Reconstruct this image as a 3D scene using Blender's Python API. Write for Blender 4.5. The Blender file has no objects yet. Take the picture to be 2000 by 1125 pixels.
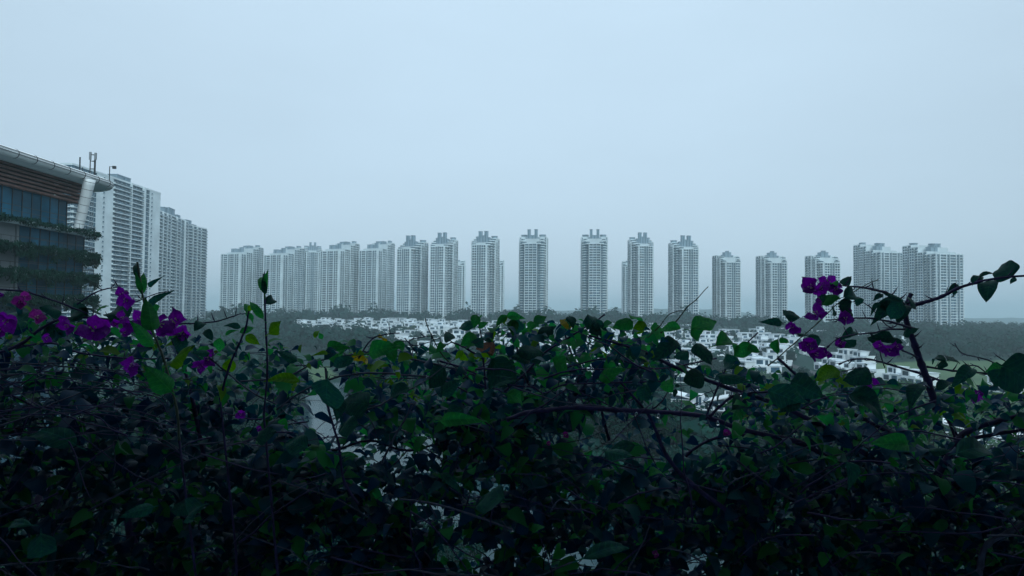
import bpy, math, random
import numpy as np
from mathutils import Matrix, Vector
random.seed(7); RNG = np.random.default_rng(11)
S = bpy.context.scene
COL = S.collection
# ------------------------------------------------------------------ camera, world, sun
F = 1376.0; CAMZ = 32.0
PITCH = math.radians(1.98); ROLL = math.radians(0.5)
cam = bpy.data.cameras.new('camera'); camo = bpy.data.objects.new('camera', cam); COL.objects.link(camo)
CM = Matrix.Translation((0, 0, CAMZ)) @ Matrix.Rotation(math.pi/2 + PITCH, 4, 'X') @ Matrix.Rotation(ROLL, 4, 'Z')
camo.matrix_world = CM
cam.sensor_width = 36; cam.lens = F/2000*36; cam.clip_start = 0.05; cam.clip_end = 30000
S.camera = camo
R3 = np.array(CM.to_3x3()); C0 = np.array([0, 0, CAMZ])

w = bpy.data.worlds.new("World"); S.world = w; w.use_nodes = True
nt = w.node_tree; nt.nodes.clear()
out = nt.nodes.new('ShaderNodeOutputWorld'); mixs = nt.nodes.new('ShaderNodeMixShader')
sky = nt.nodes.new('ShaderNodeTexSky'); sky.sky_type = 'NISHITA'; sky.sun_disc = False
SUN_EL = math.radians(42); SUN_ROT = math.radians(160)
sky.sun_elevation = SUN_EL; sky.sun_rotation = SUN_ROT; sky.air_density = 1.0; sky.dust_density = 4.0
b1 = nt.nodes.new('ShaderNodeBackground'); b1.inputs[1].default_value = 0.10
b2 = nt.nodes.new('ShaderNodeBackground'); b2.inputs[0].default_value = (0.56, 0.73, 0.87, 1)
_tc = nt.nodes.new('ShaderNodeTexCoord'); _sp = nt.nodes.new('ShaderNodeSeparateXYZ'); _mr = nt.nodes.new('ShaderNodeMapRange')   # an overcast sky is brighter overhead
nt.links.new(_tc.outputs['Generated'], _sp.inputs[0]); nt.links.new(_sp.outputs[2], _mr.inputs[0]); _mr.inputs[1].default_value = 0.0; _mr.inputs[2].default_value = 0.6
_mr.inputs[3].default_value = 1.0; _mr.inputs[4].default_value = 1.2; 
def _math(op, a, b=None, v=None):
    n = nt.nodes.new('ShaderNodeMath'); n.operation = op
    nt.links.new(a, n.inputs[0])
    if b is not None: nt.links.new(b, n.inputs[1])
    if v is not None: n.inputs[1].default_value = v
    return n.outputs[0]
_nz = nt.nodes.new('ShaderNodeTexNoise'); _nz.inputs['Scale'].default_value = 2.2; _nz.inputs['Detail'].default_value = 4; _mp = nt.nodes.new('ShaderNodeMapping'); _mp.inputs['Scale'].default_value = (1, 1, 3.0)
nt.links.new(_tc.outputs['Generated'], _mp.inputs[0]); nt.links.new(_mp.outputs[0], _nz.inputs['Vector'])          # faint cloud structure
_dp = nt.nodes.new('ShaderNodeVectorMath'); _dp.operation = 'DOT_PRODUCT'; _dp.inputs[1].default_value = (0.03, 0.95, 0.31); nt.links.new(_tc.outputs['Generated'], _dp.inputs[0])
_gl = nt.nodes.new('ShaderNodeMapRange'); nt.links.new(_dp.outputs['Value'], _gl.inputs[0]); _gl.inputs[1].default_value = 0.72; _gl.inputs[2].default_value = 1.0; _gl.inputs[3].default_value = 0.93; _gl.inputs[4].default_value = 1.08
_cl = _math('ADD', _math('MULTIPLY', _nz.outputs[0], v=0.16), v=0.92)
nt.links.new(_math('MULTIPLY', _math('MULTIPLY', _mr.outputs[0], _gl.outputs[0]), _cl), b2.inputs[1])
nt.links.new(sky.outputs[0], b1.inputs[0])
mixs.inputs[0].default_value = 0.85                       # a closed, even overcast sky
nt.links.new(b1.outputs[0], mixs.inputs[1]); nt.links.new(b2.outputs[0], mixs.inputs[2]); nt.links.new(mixs.outputs[0], out.inputs[0])
sl = bpy.data.lights.new('sun', 'SUN'); sl.energy = 1.4; sl.angle = math.radians(30); sl.color = (0.68, 0.92, 1.0)
so = bpy.data.objects.new('sun', sl); COL.objects.link(so)
sd = Vector((math.sin(SUN_ROT)*math.cos(SUN_EL), math.cos(SUN_ROT)*math.cos(SUN_EL), math.sin(SUN_EL)))
so.rotation_euler = sd.to_track_quat('Z', 'Y').to_euler()
S.view_settings.view_transform = 'Standard'; S.view_settings.look = 'None'; S.view_settings.exposure = 0.0; S.view_settings.gamma = 1.0
S.render.engine = 'CYCLES'
S.cycles.transparent_max_bounces = 8; S.cycles.max_bounces = 6; S.cycles.volume_bounces = 3
HAZE_DENSITY = 0.00031

# ------------------------------------------------------------------ helpers
def ray(x, y):
    v = R3 @ np.array([(x-1000)/F, (562.5-y)/F, -1.0]); return v
def P(x, y, D):                       # the point seen at photo pixel x,y, D metres ahead
    v = ray(x, y); return C0 + v*(D/v[1])
def proj(p):                          # world point -> photo pixel
    q = R3.T @ (np.array(p) - C0)
    return 1000 + F*q[0]/-q[2], 562.5 - F*q[1]/-q[2]
def sstep(t): t = min(1, max(0, t)); return t*t*(3-2*t)
def zt(X, Y):                         # terrain height: rises gently towards the towers, falls to the coast behind
    h = 18*sstep((Y-290)/520)
    h *= 1 - sstep((Y-1250)/600)
    if X > 300: h *= 1 - 0.25*sstep((X-300)/300)
    return h + 0.5*math.sin(X*0.021)*math.cos(Y*0.017)*sstep((Y-300)/200)
def G(x, y, zoff=0):                  # ground point under a photo pixel
    v = ray(x, y); t = 60.0
    while t < 4000:
        p = C0 + v*t
        if p[2] <= zt(p[0], p[1]) + zoff: return p
        t += max(0.5, t*0.004)
    return C0 + v*4000

def tag(o, label=None, cat=None, group=None, kind=None):
    if label: o['label'] = label
    if cat: o['category'] = cat
    if group: o['group'] = group
    if kind: o['kind'] = kind
    return o
def empty(name, loc=(0, 0, 0), rz=0, **k):
    o = bpy.data.objects.new(name, None); o.empty_display_size = 0.1; COL.objects.link(o)
    o.location = loc; o.rotation_euler = (0, 0, rz); return tag(o, **k)
KIDS = {}
def link(name, me, parent=None, loc=None, rz=0):
    o = bpy.data.objects.new(name, me); COL.objects.link(o)
    if parent is not None: o.parent = parent; KIDS.setdefault(parent.name, []).append(o)
    if loc is not None: o.location = loc; o.rotation_euler = (0, 0, rz)
    return o
def copy_tree(o, parent=None):
    c = o.copy(); COL.objects.link(c)
    if parent is not None: c.parent = parent; KIDS.setdefault(parent.name, []).append(c)
    for ch in list(KIDS.get(o.name, [])): copy_tree(ch, c)
    return c

class MB:
    def __init__(s): s.v = []; s.f = []; s.m = []
    def add(s, vs, fs, m=0):
        b = len(s.v); s.v.extend(tuple(map(float, q)) for q in vs)
        s.f.extend(tuple(i+b for i in f) for f in fs); s.m.extend([m]*len(fs))
    def box(s, x0, x1, y0, y1, z0, z1, m=0, T=None):
        vs = [(x0,y0,z0),(x1,y0,z0),(x1,y1,z0),(x0,y1,z0),(x0,y0,z1),(x1,y0,z1),(x1,y1,z1),(x0,y1,z1)]
        if T is not None: vs = [T(q) for q in vs]
        s.add(vs, [(0,3,2,1),(4,5,6,7),(0,1,5,4),(1,2,6,5),(2,3,7,6),(3,0,4,7)], m)
    def prism(s, pts, z0, z1, m=0):
        n = len(pts); vs = [(p[0],p[1],z0) for p in pts]+[(p[0],p[1],z1) for p in pts]
        s.add(vs, [tuple(range(n-1,-1,-1)), tuple(range(n,2*n))]+[(i,(i+1)%n,n+(i+1)%n,n+i) for i in range(n)], m)
    def cyl(s, x, y, z0, z1, r, r1=None, n=14, m=0):
        r1 = r if r1 is None else r1
        vs = [(x+r*math.cos(a), y+r*math.sin(a), z0) for a in [i*2*math.pi/n for i in range(n)]]
        vs += [(x+r1*math.cos(a), y+r1*math.sin(a), z1) for a in [i*2*math.pi/n for i in range(n)]]
        s.add(vs, [tuple(range(n-1,-1,-1)), tuple(range(n,2*n))]+[(i,(i+1)%n,n+(i+1)%n,n+i) for i in range(n)], m)
    def tube(s, pts, rad, n=6, m=0):
        pts = [np.array(p, float) for p in pts]; k = len(pts)
        if not hasattr(rad, '__len__'): rad = [rad]*k
        vs = []; up = np.array([0.03, 0.1, 1.0]); t = pts[1]-pts[0]
        a = np.cross(t, up)
        if np.linalg.norm(a) < 1e-9: a = np.cross(t, [1, 0.1, 0])
        a /= np.linalg.norm(a)
        for i, p in enumerate(pts):
            t = pts[min(i+1, k-1)]-pts[max(i-1, 0)]; t = t/(np.linalg.norm(t)+1e-12)
            a = a - t*np.dot(a, t); a /= (np.linalg.norm(a)+1e-12); b = np.cross(t, a)
            for j in range(n):
                th = 2*math.pi*j/n; vs.append(p + rad[i]*(math.cos(th)*a + math.sin(th)*b))
        fs = [(i*n+j, i*n+(j+1)%n, (i+1)*n+(j+1)%n, (i+1)*n+j) for i in range(k-1) for j in range(n)]
        fs += [tuple(range(n-1, -1, -1)), tuple((k-1)*n+j for j in range(n))]
        s.add(vs, fs, m)
    def mesh(s, name, mats, smooth=False):
        me = bpy.data.meshes.new(name); me.from_pydata(s.v, [], s.f)
        for m in (mats if isinstance(mats, (list, tuple)) else [mats]): me.materials.append(m)
        if len(set(s.m)) > 1: me.polygons.foreach_set('material_index', s.m)
        if smooth: me.polygons.foreach_set('use_smooth', [True]*len(s.f))
        me.update(); return me
    def obj(s, name, mats, parent=None, smooth=False, loc=None, rz=0):
        return link(name, s.mesh(name, mats, smooth), parent, loc, rz)
def np_mesh(name, V, Fq, mats, midx=None, smooth=False):
    """V (n,3), Fq (k,4) -> mesh"""
    me = bpy.data.meshes.new(name); n, k = len(V), len(Fq)
    me.vertices.add(n); me.vertices.foreach_set('co', np.asarray(V, np.float32).ravel())
    me.loops.add(k*4); me.loops.foreach_set('vertex_index', np.asarray(Fq, np.int32).ravel())
    me.polygons.add(k); me.polygons.foreach_set('loop_start', np.arange(0, k*4, 4, dtype=np.int32))
    for m in mats: me.materials.append(m)
    if midx is not None: me.polygons.foreach_set('material_index', np.asarray(midx, np.int32))
    if smooth: me.polygons.foreach_set('use_smooth', np.ones(k, bool))
    me.update(calc_edges=True); return me

# ------------------------------------------------------------------ materials
MATS = {}
def mat(name, col, rough=0.8, var=0.15, scale=1.0, spec=0.3, metal=0.0, bump=0.0, col2=None, trans=0.0, coord='Object', rnd=0.0, stretch=None):
    m = bpy.data.materials.new(name); m.use_nodes = True; t = m.node_tree; N = t.nodes; L = t.links
    b = N['Principled BSDF']; b.inputs['Roughness'].default_value = rough; b.inputs['Metallic'].default_value = metal
    b.inputs['Specular IOR Level'].default_value = spec
    tc = N.new('ShaderNodeTexCoord'); nz = N.new('ShaderNodeTexNoise'); nz.inputs['Scale'].default_value = scale; nz.inputs['Detail'].default_value = 5
    src = tc.outputs[coord]
    if stretch:
        mp = N.new('ShaderNodeMapping'); mp.inputs['Scale'].default_value = stretch; L.new(src, mp.inputs[0]); src = mp.outputs[0]
    L.new(src, nz.inputs['Vector'])
    mx = N.new('ShaderNodeMix'); mx.data_type = 'RGBA'
    c2 = col2 if col2 else tuple(c*(1-2*var) for c in col)
    c1 = col if col2 else tuple(min(1, c*(1+var)) for c in col)
    mx.inputs[6].default_value = (*c2, 1); mx.inputs[7].default_value = (*c1, 1)
    rp = N.new('ShaderNodeMapRange'); rp.inputs[1].default_value = 0.3; rp.inputs[2].default_value = 0.7
    L.new(nz.outputs[0], rp.inputs[0]); L.new(rp.outputs[0], mx.inputs[0])
    c = mx.outputs[2]
    if rnd:
        oi = N.new('ShaderNodeObjectInfo'); hs = N.new('ShaderNodeHueSaturation'); mr = N.new('ShaderNodeMapRange')
        mr.inputs[3].default_value = 1-rnd; mr.inputs[4].default_value = 1+rnd; L.new(oi.outputs['Random'], mr.inputs[0])
        L.new(mr.outputs[0], hs.inputs['Value']); L.new(c, hs.inputs['Color']); c = hs.outputs[0]
    L.new(c, b.inputs['Base Color'])
    if bump:
        bp = N.new('ShaderNodeBump'); bp.inputs['Strength'].default_value = bump; L.new(nz.outputs[0], bp.inputs['Height']); L.new(bp.outputs[0], b.inputs['Normal'])
    if trans:
        tr = N.new('ShaderNodeBsdfTranslucent'); ms = N.new('ShaderNodeMixShader'); ms.inputs[0].default_value = trans
        hs2 = N.new('ShaderNodeHueSaturation'); hs2.inputs['Value'].default_value = 1.8; hs2.inputs['Saturation'].default_value = 1.15
        L.new(c, hs2.inputs['Color']); L.new(hs2.outputs[0], tr.inputs[0])
        L.new(b.outputs[0], ms.inputs[1]); L.new(tr.outputs[0], ms.inputs[2]); L.new(ms.outputs[0], N['Material Output'].inputs[0])
    MATS[name] = m; return m
M_conc = mat('white_concrete', (0.70, 0.77, 0.79), 0.85, 0.10, 0.08, rnd=0.05)
M_grey = mat('grey_concrete', (0.23, 0.25, 0.26), 0.9, 0.15, 0.1)
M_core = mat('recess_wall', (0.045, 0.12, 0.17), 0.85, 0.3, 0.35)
M_glass = mat('window_glass', (0.02, 0.075, 0.12), 0.3, 0.4, 0.4, spec=0.12, rnd=0.6)
M_shaft = mat('shaft_concrete', (0.27, 0.36, 0.42), 0.9, 0.12, 0.15)
M_villa = mat('villa_render', (0.76, 0.80, 0.82), 0.8, 0.05, 0.2, rnd=0.05)
M_vroof = mat('villa_roof_gravel', (0.66, 0.72, 0.76), 0.9, 0.15, 0.4, rnd=0.25)
M_slate = mat('slate_cladding', (0.06, 0.065, 0.075), 0.6, 0.2, 0.8)
M_ground = mat('ground_soil_scrub', (0.016, 0.055, 0.042), 0.95, 0.3, 0.02, col2=(0.008, 0.03, 0.028), spec=0.1)
M_meadow = mat('meadow_grass', (0.09, 0.15, 0.07), 0.95, 0.3, 0.03, col2=(0.055, 0.10, 0.05), spec=0.1)
M_road = mat('asphalt_road', (0.06, 0.06, 0.065), 0.8, 0.15, 0.5)
M_tree = mat('tree_foliage', (0.014, 0.070, 0.052), 0.85, 0.3, 0.22, col2=(0.003, 0.020, 0.022), trans=0.15, spec=0.05, rnd=0.3)
M_tree2 = mat('olive_tree_foliage', (0.050, 0.105, 0.055), 0.85, 0.3, 0.35, col2=(0.02, 0.05, 0.035), trans=0.15, spec=0.05, rnd=0.25)
M_bark = mat('tree_bark', (0.07, 0.055, 0.04), 0.9, 0.3, 2.0)
M_white = mat('white_painted_metal', (0.80, 0.82, 0.82), 0.4, 0.06, 0.5, spec=0.5)
M_dark = mat('dark_metal', (0.03, 0.035, 0.04), 0.5, 0.2, 3.0)
M_louver = mat('brown_timber_louvre', (0.20, 0.105, 0.085), 0.7, 0.25, 1.0, stretch=(0.4, 0.4, 6))
M_oglass = mat('teal_curtain_glass', (0.008, 0.085, 0.14), 0.2, 0.25, 0.25, spec=0.08, rnd=0.5)
M_fern = mat('trailing_fern', (0.014, 0.060, 0.040), 0.9, 0.3, 1.2, col2=(0.005, 0.022, 0.020), trans=0.1, spec=0.03)

def water_mat():
    m = bpy.data.materials.new('pond_water'); m.use_nodes = True; t = m.node_tree; b = t.nodes['Principled BSDF']
    b.inputs['Base Color'].default_value = (0.010, 0.045, 0.055, 1); b.inputs['Roughness'].default_value = 0.12; b.inputs['IOR'].default_value = 1.14
    n = t.nodes.new('ShaderNodeTexNoise'); n.inputs['Scale'].default_value = 1.2; n.inputs['Detail'].default_value = 4
    tc = t.nodes.new('ShaderNodeTexCoord'); t.links.new(tc.outputs['Object'], n.inputs['Vector'])
    bp = t.nodes.new('ShaderNodeBump'); bp.inputs['Strength'].default_value = 0.15; bp.inputs['Distance'].default_value = 0.2
    t.links.new(n.outputs[0], bp.inputs['Height']); t.links.new(bp.outputs[0], b.inputs['Normal']); return m
M_water = water_mat()

# ------------------------------------------------------------------ terrain, pond, meadow, roads, far coast
def grid_sheet(name, xs, ys, zoff, m, keep=None, kind='structure'):
    xs = list(xs); ys = list(ys)
    V = [(x, y, zt(x, y)+zoff) for y in ys for x in xs]; nx = len(xs); Fq = []
    for j in range(len(ys)-1):
        for i in range(nx-1):
            if keep is None or keep((xs[i]+xs[i+1])/2, (ys[j]+ys[j+1])/2): Fq.append((j*nx+i, j*nx+i+1, (j+1)*nx+i+1, (j+1)*nx+i))
    o = link(name, np_mesh(name, np.array(V), np.array(Fq), [m], smooth=True)); tag(o, kind=kind); return o
def arange(a, b, s): return [a+i*s for i in range(int((b-a)/s)+1)]
xs = arange(-8000, -1000, 500)+arange(-960, 960, 30)+arange(1000, 8000, 500)
ys = arange(-600, 200, 100)+arange(220, 1960, 30)+arange(2000, 8500, 500)
grid_sheet('ground', xs, ys, 0, M_ground)
POND = [(595,742),(640,738),(690,752),(700,800),(735,840),(830,850),(960,880),(1040,930),(1230,1010),(1400,1040),(1450,1100),(1440,1180),(700,1250),(640,1100),(640,990),(560,900),(560,840),(595,800)]
pp = [G(x, y) for x, y in POND]
pond_xy = [(p[0], p[1]) for p in pp]
def inpoly(x, y, poly):
    c = False; n = len(poly)
    for i in range(n):
        x1, y1 = poly[i]; x2, y2 = poly[i-1]
        if (y1 > y) != (y2 > y) and x < (x2-x1)*(y-y1)/(y2-y1)+x1: c = not c
    return c
mb = MB(); mb.add([(x, y, 0.12) for x, y in pond_xy], [tuple(range(len(pond_xy)-1, -1, -1))])
tag(mb.obj('pond', M_water), kind='structure')
def pix_poly_sheet(name, pix, step, zoff, m):
    pg = [G(x, y)[:2] for x, y in pix]; X = [p[0] for p in pg]; Y = [p[1] for p in pg]
    return grid_sheet(name, arange(min(X), max(X), step), arange(min(Y), max(Y), step), zoff, m, keep=lambda a, b: inpoly(a, b, pg)), pg
MEAD = [(1690,712),(1800,706),(2050,704),(2080,770),(1980,790),(1830,770),(1720,745)]
_, mead_xy = pix_poly_sheet('meadow', MEAD, 4, 0.15, M_meadow)
_, bank_xy = pix_poly_sheet('grass_bank', [(585,718),(640,716),(660,738),(640,745),(590,748)], 3, 0.2, M_meadow)
_, bay_xy = grid_sheet('bay_water', arange(650, 2200, 50), arange(1650, 2100, 50), 0.4, M_water), None
# far ridges in the haze
def ridge(name, x0, x1, D, base, amp, seed, depth=500):
    n = 60; r = random.Random(seed); ph = [r.uniform(0, 6.3) for _ in range(6)]
    mb = MB(); vs = []
    for j in range(5):
        for i in range(n+1):
            u = i/n; X = x0+(x1-x0)*u; prof = math.sin(j/4*math.pi)
            h = base+amp*sum(math.sin(u*k*5+ph[k-1])/k for k in range(1, 6))
            h = max(h, 1)*min(1, u*6, (1-u)*6+0.0)
            vs.append((X, D+depth*(j/4-0.5)+r.uniform(-10, 10), -1+(h+r.uniform(0, 3))*prof))
    mb.add(vs, [(j*(n+1)+i, j*(n+1)+i+1, (j+1)*(n+1)+i+1, (j+1)*(n+1)+i) for j in range(4) for i in range(n)])
    tag(mb.obj(name, M_tree, smooth=True), kind='structure')
ridge('hills', -1900, -600, 2300, 48, 14, 3)
ridge('hills', -900, 1300, 3200, 44, 14, 5)
ridge('coast_hills', 900, 4200, 3300, 28, 5, 9)
exec_later = []

# ------------------------------------------------------------------ towers
FH = 3.0
WM = {}
def win_mesh(w_, h_):
    k = ('w', round(w_, 1), round(h_, 1))
    if k not in WM:
        m = MB(); a = w_/2
        m.box(-a, a, -0.06, 0.0, 0.0, h_, 1)
        for x in ((-a, -0.05, a-0.1) if w_ > 3.4 else (-a, a-0.1)): m.box(x, x+0.1, -0.12, -0.062, 0.0, h_, 0)
        m.box(-a, a, -0.14, -0.064, -0.06, 0.04, 0)
        WM[k] = m.mesh('window', [M_conc, M_glass])
    return WM[k]
def bal_mesh(w_, d_):
    k = ('b', round(w_, 1), d_)
    if k not in WM:
        m = MB(); a = w_/2
        m.box(-a, a, -d_, 0, -0.22, 0.0, 0)                    # slab
        m.box(-a, a, -d_, -d_+0.08, 0.003, 0.35, 0)            # kerb
        m.box(-a, a, -d_+0.02, -d_+0.05, 0.353, 1.0, 1)        # glass parapet
        m.box(-a, a, -d_-0.01, -d_+0.07, 1.003, 1.1, 0)        # rail
        m.box(-a, -a+0.12, -d_+0.083, 0, 0.003, 1.0, 0); m.box(a-0.12, a, -d_+0.083, 0, 0.003, 1.0, 0)
        WM[k] = m.mesh('balcony', [M_conc, M_glass])
    return WM[k]
def ac_mesh():
    if 'ac' not in WM:
        m = MB(); m.box(-0.9, 0.9, -0.7, 0, -0.15, 0.0, 0); m.box(-0.45, 0.45, -0.55, -0.1, 0.003, 0.75, 1)
        WM['ac'] = m.mesh('air_conditioner_ledge', [M_conc, M_core])
    return WM['ac']

def facade(wall, items, p0, p1, z0, floors, segs):
    """p0->p1 runs left to right seen from outside; segs: (relative width, kind)"""
    p0 = np.array(p0, float); p1 = np.array(p1, float); L = np.linalg.norm(p1-p0); u = (p1-p0)/L
    ang = math.atan2(u[1], u[0]); nrm = np.array([u[1], -u[0]])
    def T(q): xy = p0+u*q[0]-nrm*q[1]; return (xy[0], xy[1], q[2])
    tot = sum(s[0] for s in segs); x = 0.0; H = floors*FH
    for wd, kind in segs:
        ww = wd/tot*L; x1 = x+ww; cx = (x+x1)/2; at = T((cx, 0, 0))
        if kind == 'pier': wall.box(x, x1, -1.5, 0, z0, z0+H+0.6, 0, T)
        elif kind == 'plain':
            wall.box(x, x1, -0.25, 0, z0, z0+H+0.3, 0, T)
        elif kind == 'ac':
            wall.box(x, x1, -0.25, 0, z0, z0+H+0.3, 0, T)
            for k in range(floors):
                q = T((cx, -0.25, 0)); items.append(('air_conditioner_ledge', ac_mesh(), (q[0], q[1], z0+k*FH+1.0), ang))
        elif kind == 'bal':
            for k in range(floors):
                items.append(('balcony', bal_mesh(ww, 1.4), (at[0], at[1], z0+k*FH), ang))
                q = T((cx, -0.02, 0)); items.append(('window', win_mesh(ww*0.86, 2.3), (q[0], q[1], z0+k*FH+0.15), ang))
        elif kind == 'win':
            for k in range(floors):
                wall.box(x, x1, -1.3, -0.9, z0+k*FH-0.30, z0+k*FH+0.55, 0, T)
                q = T((cx, -1.0, 0)); items.append(('window', win_mesh(ww-0.2, 2.1), (q[0], q[1], z0+k*FH+0.58), ang))
            wall.box(x, x1, -1.3, 0, z0+H-0.35, z0+H+0.5, 0, T)
        elif kind == 'rec':
            for k in range(floors):
                wall.box(x, x1, 0.0, 0.03, z0+k*FH-0.2, z0+k*FH+0.2, 0, lambda q: T((q[0], q[1]-0.2, q[2])))
                q = T((cx, -0.02, 0)); items.append(('window', win_mesh(ww*0.5, 1.4), (q[0], q[1], z0+k*FH+1.0), ang))
        x = x1
def place_items(root, items, limit=100):
    """windows and balconies that face the camera side first (as parts), the rest as one part"""
    by = {}
    for it in items: by.setdefault(it[0], []).append(it)
    for name, lst in by.items():
        n = len(lst); first = lst[:limit]; rest = lst[limit:]
        for it in first: link(name, it[1], root, it[2], it[3])
        if rest:
            V = []; Fs = []; Mi = []; b = 0
            for it in rest:
                me = it[1]; k = len(me.vertices); co = np.empty(k*3, np.float32); me.vertices.foreach_get('co', co); co = co.reshape(-1, 3)
                c, s_ = math.cos(it[3]), math.sin(it[3]); Rm = np.array([[c, -s_, 0], [s_, c, 0], [0, 0, 1]])
                V.append(co@Rm.T+np.array(it[2])); kk = len(me.polygons); fi = np.empty(kk*4, np.int32); me.loops.foreach_get('vertex_index', fi)
                mi = np.empty(kk, np.int32); me.polygons.foreach_get('material_index', mi); Fs.append(fi.reshape(-1, 4)+b); Mi.append(mi); b += k
            o = link(name, np_mesh(name, np.vstack(V), np.vstack(Fs), [M_conc, M_core if name == 'air_conditioner_ledge' else M_glass], np.concatenate(Mi)), root)
            o['kind'] = 'stuff'

def order(items, keyf): items.sort(key=keyf); return items
def roof_trim(mb, x0, x1, y0, y1, z):       # parapet round a flat roof
    t = 0.3
    mb.box(x0-0.35, x1+0.35, y0-0.35, y0+t, z+0.002, z+1.1); mb.box(x0-0.35, x1+0.35, y1-t, y1+0.35, z+0.002, z+1.1)
    mb.box(x0-0.35, x0+t, y0+t+0.001, y1-t-0.001, z+0.002, z+1.1); mb.box(x1-t, x1+0.35, y0+t+0.001, y1-t-0.001, z+0.002, z+1.1)

def make_tower(kind, floors, seed=0):
    """front faces -y. kinds: narrow (point tower seen front on), wide (long slab with stepped crown), pair"""
    r = random.Random(seed); root = empty('apartment_tower'); H = floors*FH
    core = MB(); wall = MB(); items = []; dr = []; sh = []; terr = []
    def vol(x0, x1, y0, y1, fl, fs, bs, ls, rs, zb=-8):
        h = fl*FH
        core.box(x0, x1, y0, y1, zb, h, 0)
        if fs: facade(wall, items, (x0, y0), (x1, y0), 0, fl, fs)
        if rs: facade(wall, items, (x1, y0), (x1, y1), 0, fl, rs)
        if ls: facade(wall, items, (x0, y1), (x0, y0), 0, fl, ls)
        if bs: facade(wall, items, (x1, y1), (x0, y1), 0, fl, bs)
        roof_trim(wall, x0, x1, y0, y1, h)
    W2 = [(0.5,'pier'),(3,'win'),(0.4,'pier'),(3,'win'),(0.5,'pier')]
    if kind == 'point':
        vol(-10.5, 10.5, 0, 9.99, floors, W2+[(3.2,'rec'),(0.3,'pier'),(3.2,'rec')]+W2, None, [(1,'pier'),(4,'win'),(0.5,'pier'),(4,'win'),(1,'pier')], [(1,'pier'),(4,'win'),(0.5,'pier'),(4,'win'),(1,'pier')])
        S_ = [(0.6,'pier'),(7,'bal'),(0.5,'pier'),(7,'bal'),(0.6,'pier')]
        vol(-14.5, 14.5, 10, 15.99, floors+1, [(3.5,'bal'),(22,'plain'),(3.5,'bal')], None, [(6,'bal')], [(6,'bal')])
        vol(-17, 17, 16, 23.99, floors+2, [(2.2,'bal'),(29,'plain'),(2.2,'bal')], None, S_, S_)
        vol(-16, 16, 24, 34, floors+3, None, [(6,'bal'),(1,'pier'),(8,'rec'),(1,'pier'),(6,'bal')], S_, S_)
        dr = [(-12, 28, H+3*FH), (12, 28, H+3*FH)]
        sh = [(-6.5, -2.2, 13, 18, 17.5), (2.2, 6.5, 13, 18, 17.5), (-2.19, 2.19, 13.5, 19, 12.5), (-9.5, -6.51, 14, 20, 10), (6.51, 9.5, 14, 20, 10)]
        terr = [(-10.5, 6, 0, 4), (10.5, 6, 0, 4), (-12.5, 14, 3, 4.6), (12.5, 14, 3, 4.6), (-13.5, 21, 6, 4.2), (13.5, 21, 6, 4.2)]
    elif kind == 'front':
        vol(-8, 8, 0, 7.99, floors, [(0.6,'pier'),(4.6,'win'),(0.4,'pier'),(4.6,'win'),(0.4,'pier'),(4.6,'win'),(0.6,'pier')], None, [(6,'rec')], [(6,'rec')])
        vol(-11, 11, 8, 11.99, floors, [(3,'rec'),(16,'plain'),(3,'rec')], None, [(4,'rec')], [(4,'rec')])
        vol(-15.5, 15.5, 7.0+5, 18.99, floors+2, [(4.2,'bal'),(0.4,'pier'),(22,'plain'),(0.4,'pier'),(4.2,'bal')], None, [(7,'bal')], [(7,'bal')])
        vol(-17, 17, 19, 32, floors+3, [(1.3,'bal'),(31,'plain'),(1.3,'bal')], [(6,'bal'),(1,'pier'),(8,'rec'),(1,'pier'),(6,'bal')], [(0.5,'pier'),(6,'bal'),(0.5,'pier'),(6,'bal'),(0.5,'pier')], [(0.5,'pier'),(6,'bal'),(0.5,'pier'),(6,'bal'),(0.5,'pier')])
        for sx in (-1, 1):                                    # round bays standing proud of the side balconies
            for k in range(floors+1): wall.cyl(sx*12.2, 12.5, k*FH-0.22, k*FH+0.9, 3.6, n=14)
            core.cyl(sx*12.2, 12.5, 0, H+3, 3.1, n=14)
        dr = [(-12, 24, H+3*FH), (12, 24, H+3*FH)]
        sh = [(-6.4, -2.8, 12.2, 18, 18), (2.8, 6.4, 12.2, 18, 18), (-2.79, 2.79, 13, 19, 11), (-9.0, -6.41, 13, 19, 8), (6.41, 9.0, 13, 19, 8)]
        terr = [(-9, 6, 0, 3.4), (9, 6, 0, 3.4), (-12, 14, 4, 4.2), (12, 14, 4, 4.2)]
    elif kind == 'short':
        vol(-10.5, 10.5, 0, 9.99, floors, W2+[(3.2,'rec'),(0.3,'pier'),(3.2,'rec')]+W2, None, [(1,'pier'),(4,'win'),(0.5,'pier'),(4,'win'),(1,'pier')], [(1,'pier'),(4,'win'),(0.5,'pier'),(4,'win'),(1,'pier')])
        S_ = [(0.6,'pier'),(7,'bal'),(0.5,'pier'),(7,'bal'),(0.6,'pier')]
        vol(-14.5, 14.5, 10, 17.99, floors+2, [(3.5,'bal'),(22,'plain'),(3.5,'bal')], None, S_, S_)
        vol(-16, 16, 18, 32, floors+3, [(1.5,'bal'),(29,'plain'),(1.5,'bal')], [(6,'bal'),(1,'pier'),(8,'rec'),(1,'pier'),(6,'bal')], S_, S_)
        dr = []
        sh = [(-7, 3, 12, 20, 13), (-4, 0.0, 13, 17, 14.8), (3.01, 7, 14, 20, 9.5), (-10, -7.01, 15, 21, 10)]
        terr = [(-11, 6, 0, 4), (11, 6, 0, 4), (-12, 12, 5, 4.5), (12, 12, 5, 4.5)]
    elif kind == 'wide':                                     # long stepped block, its deep side climbing to the crown
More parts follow.
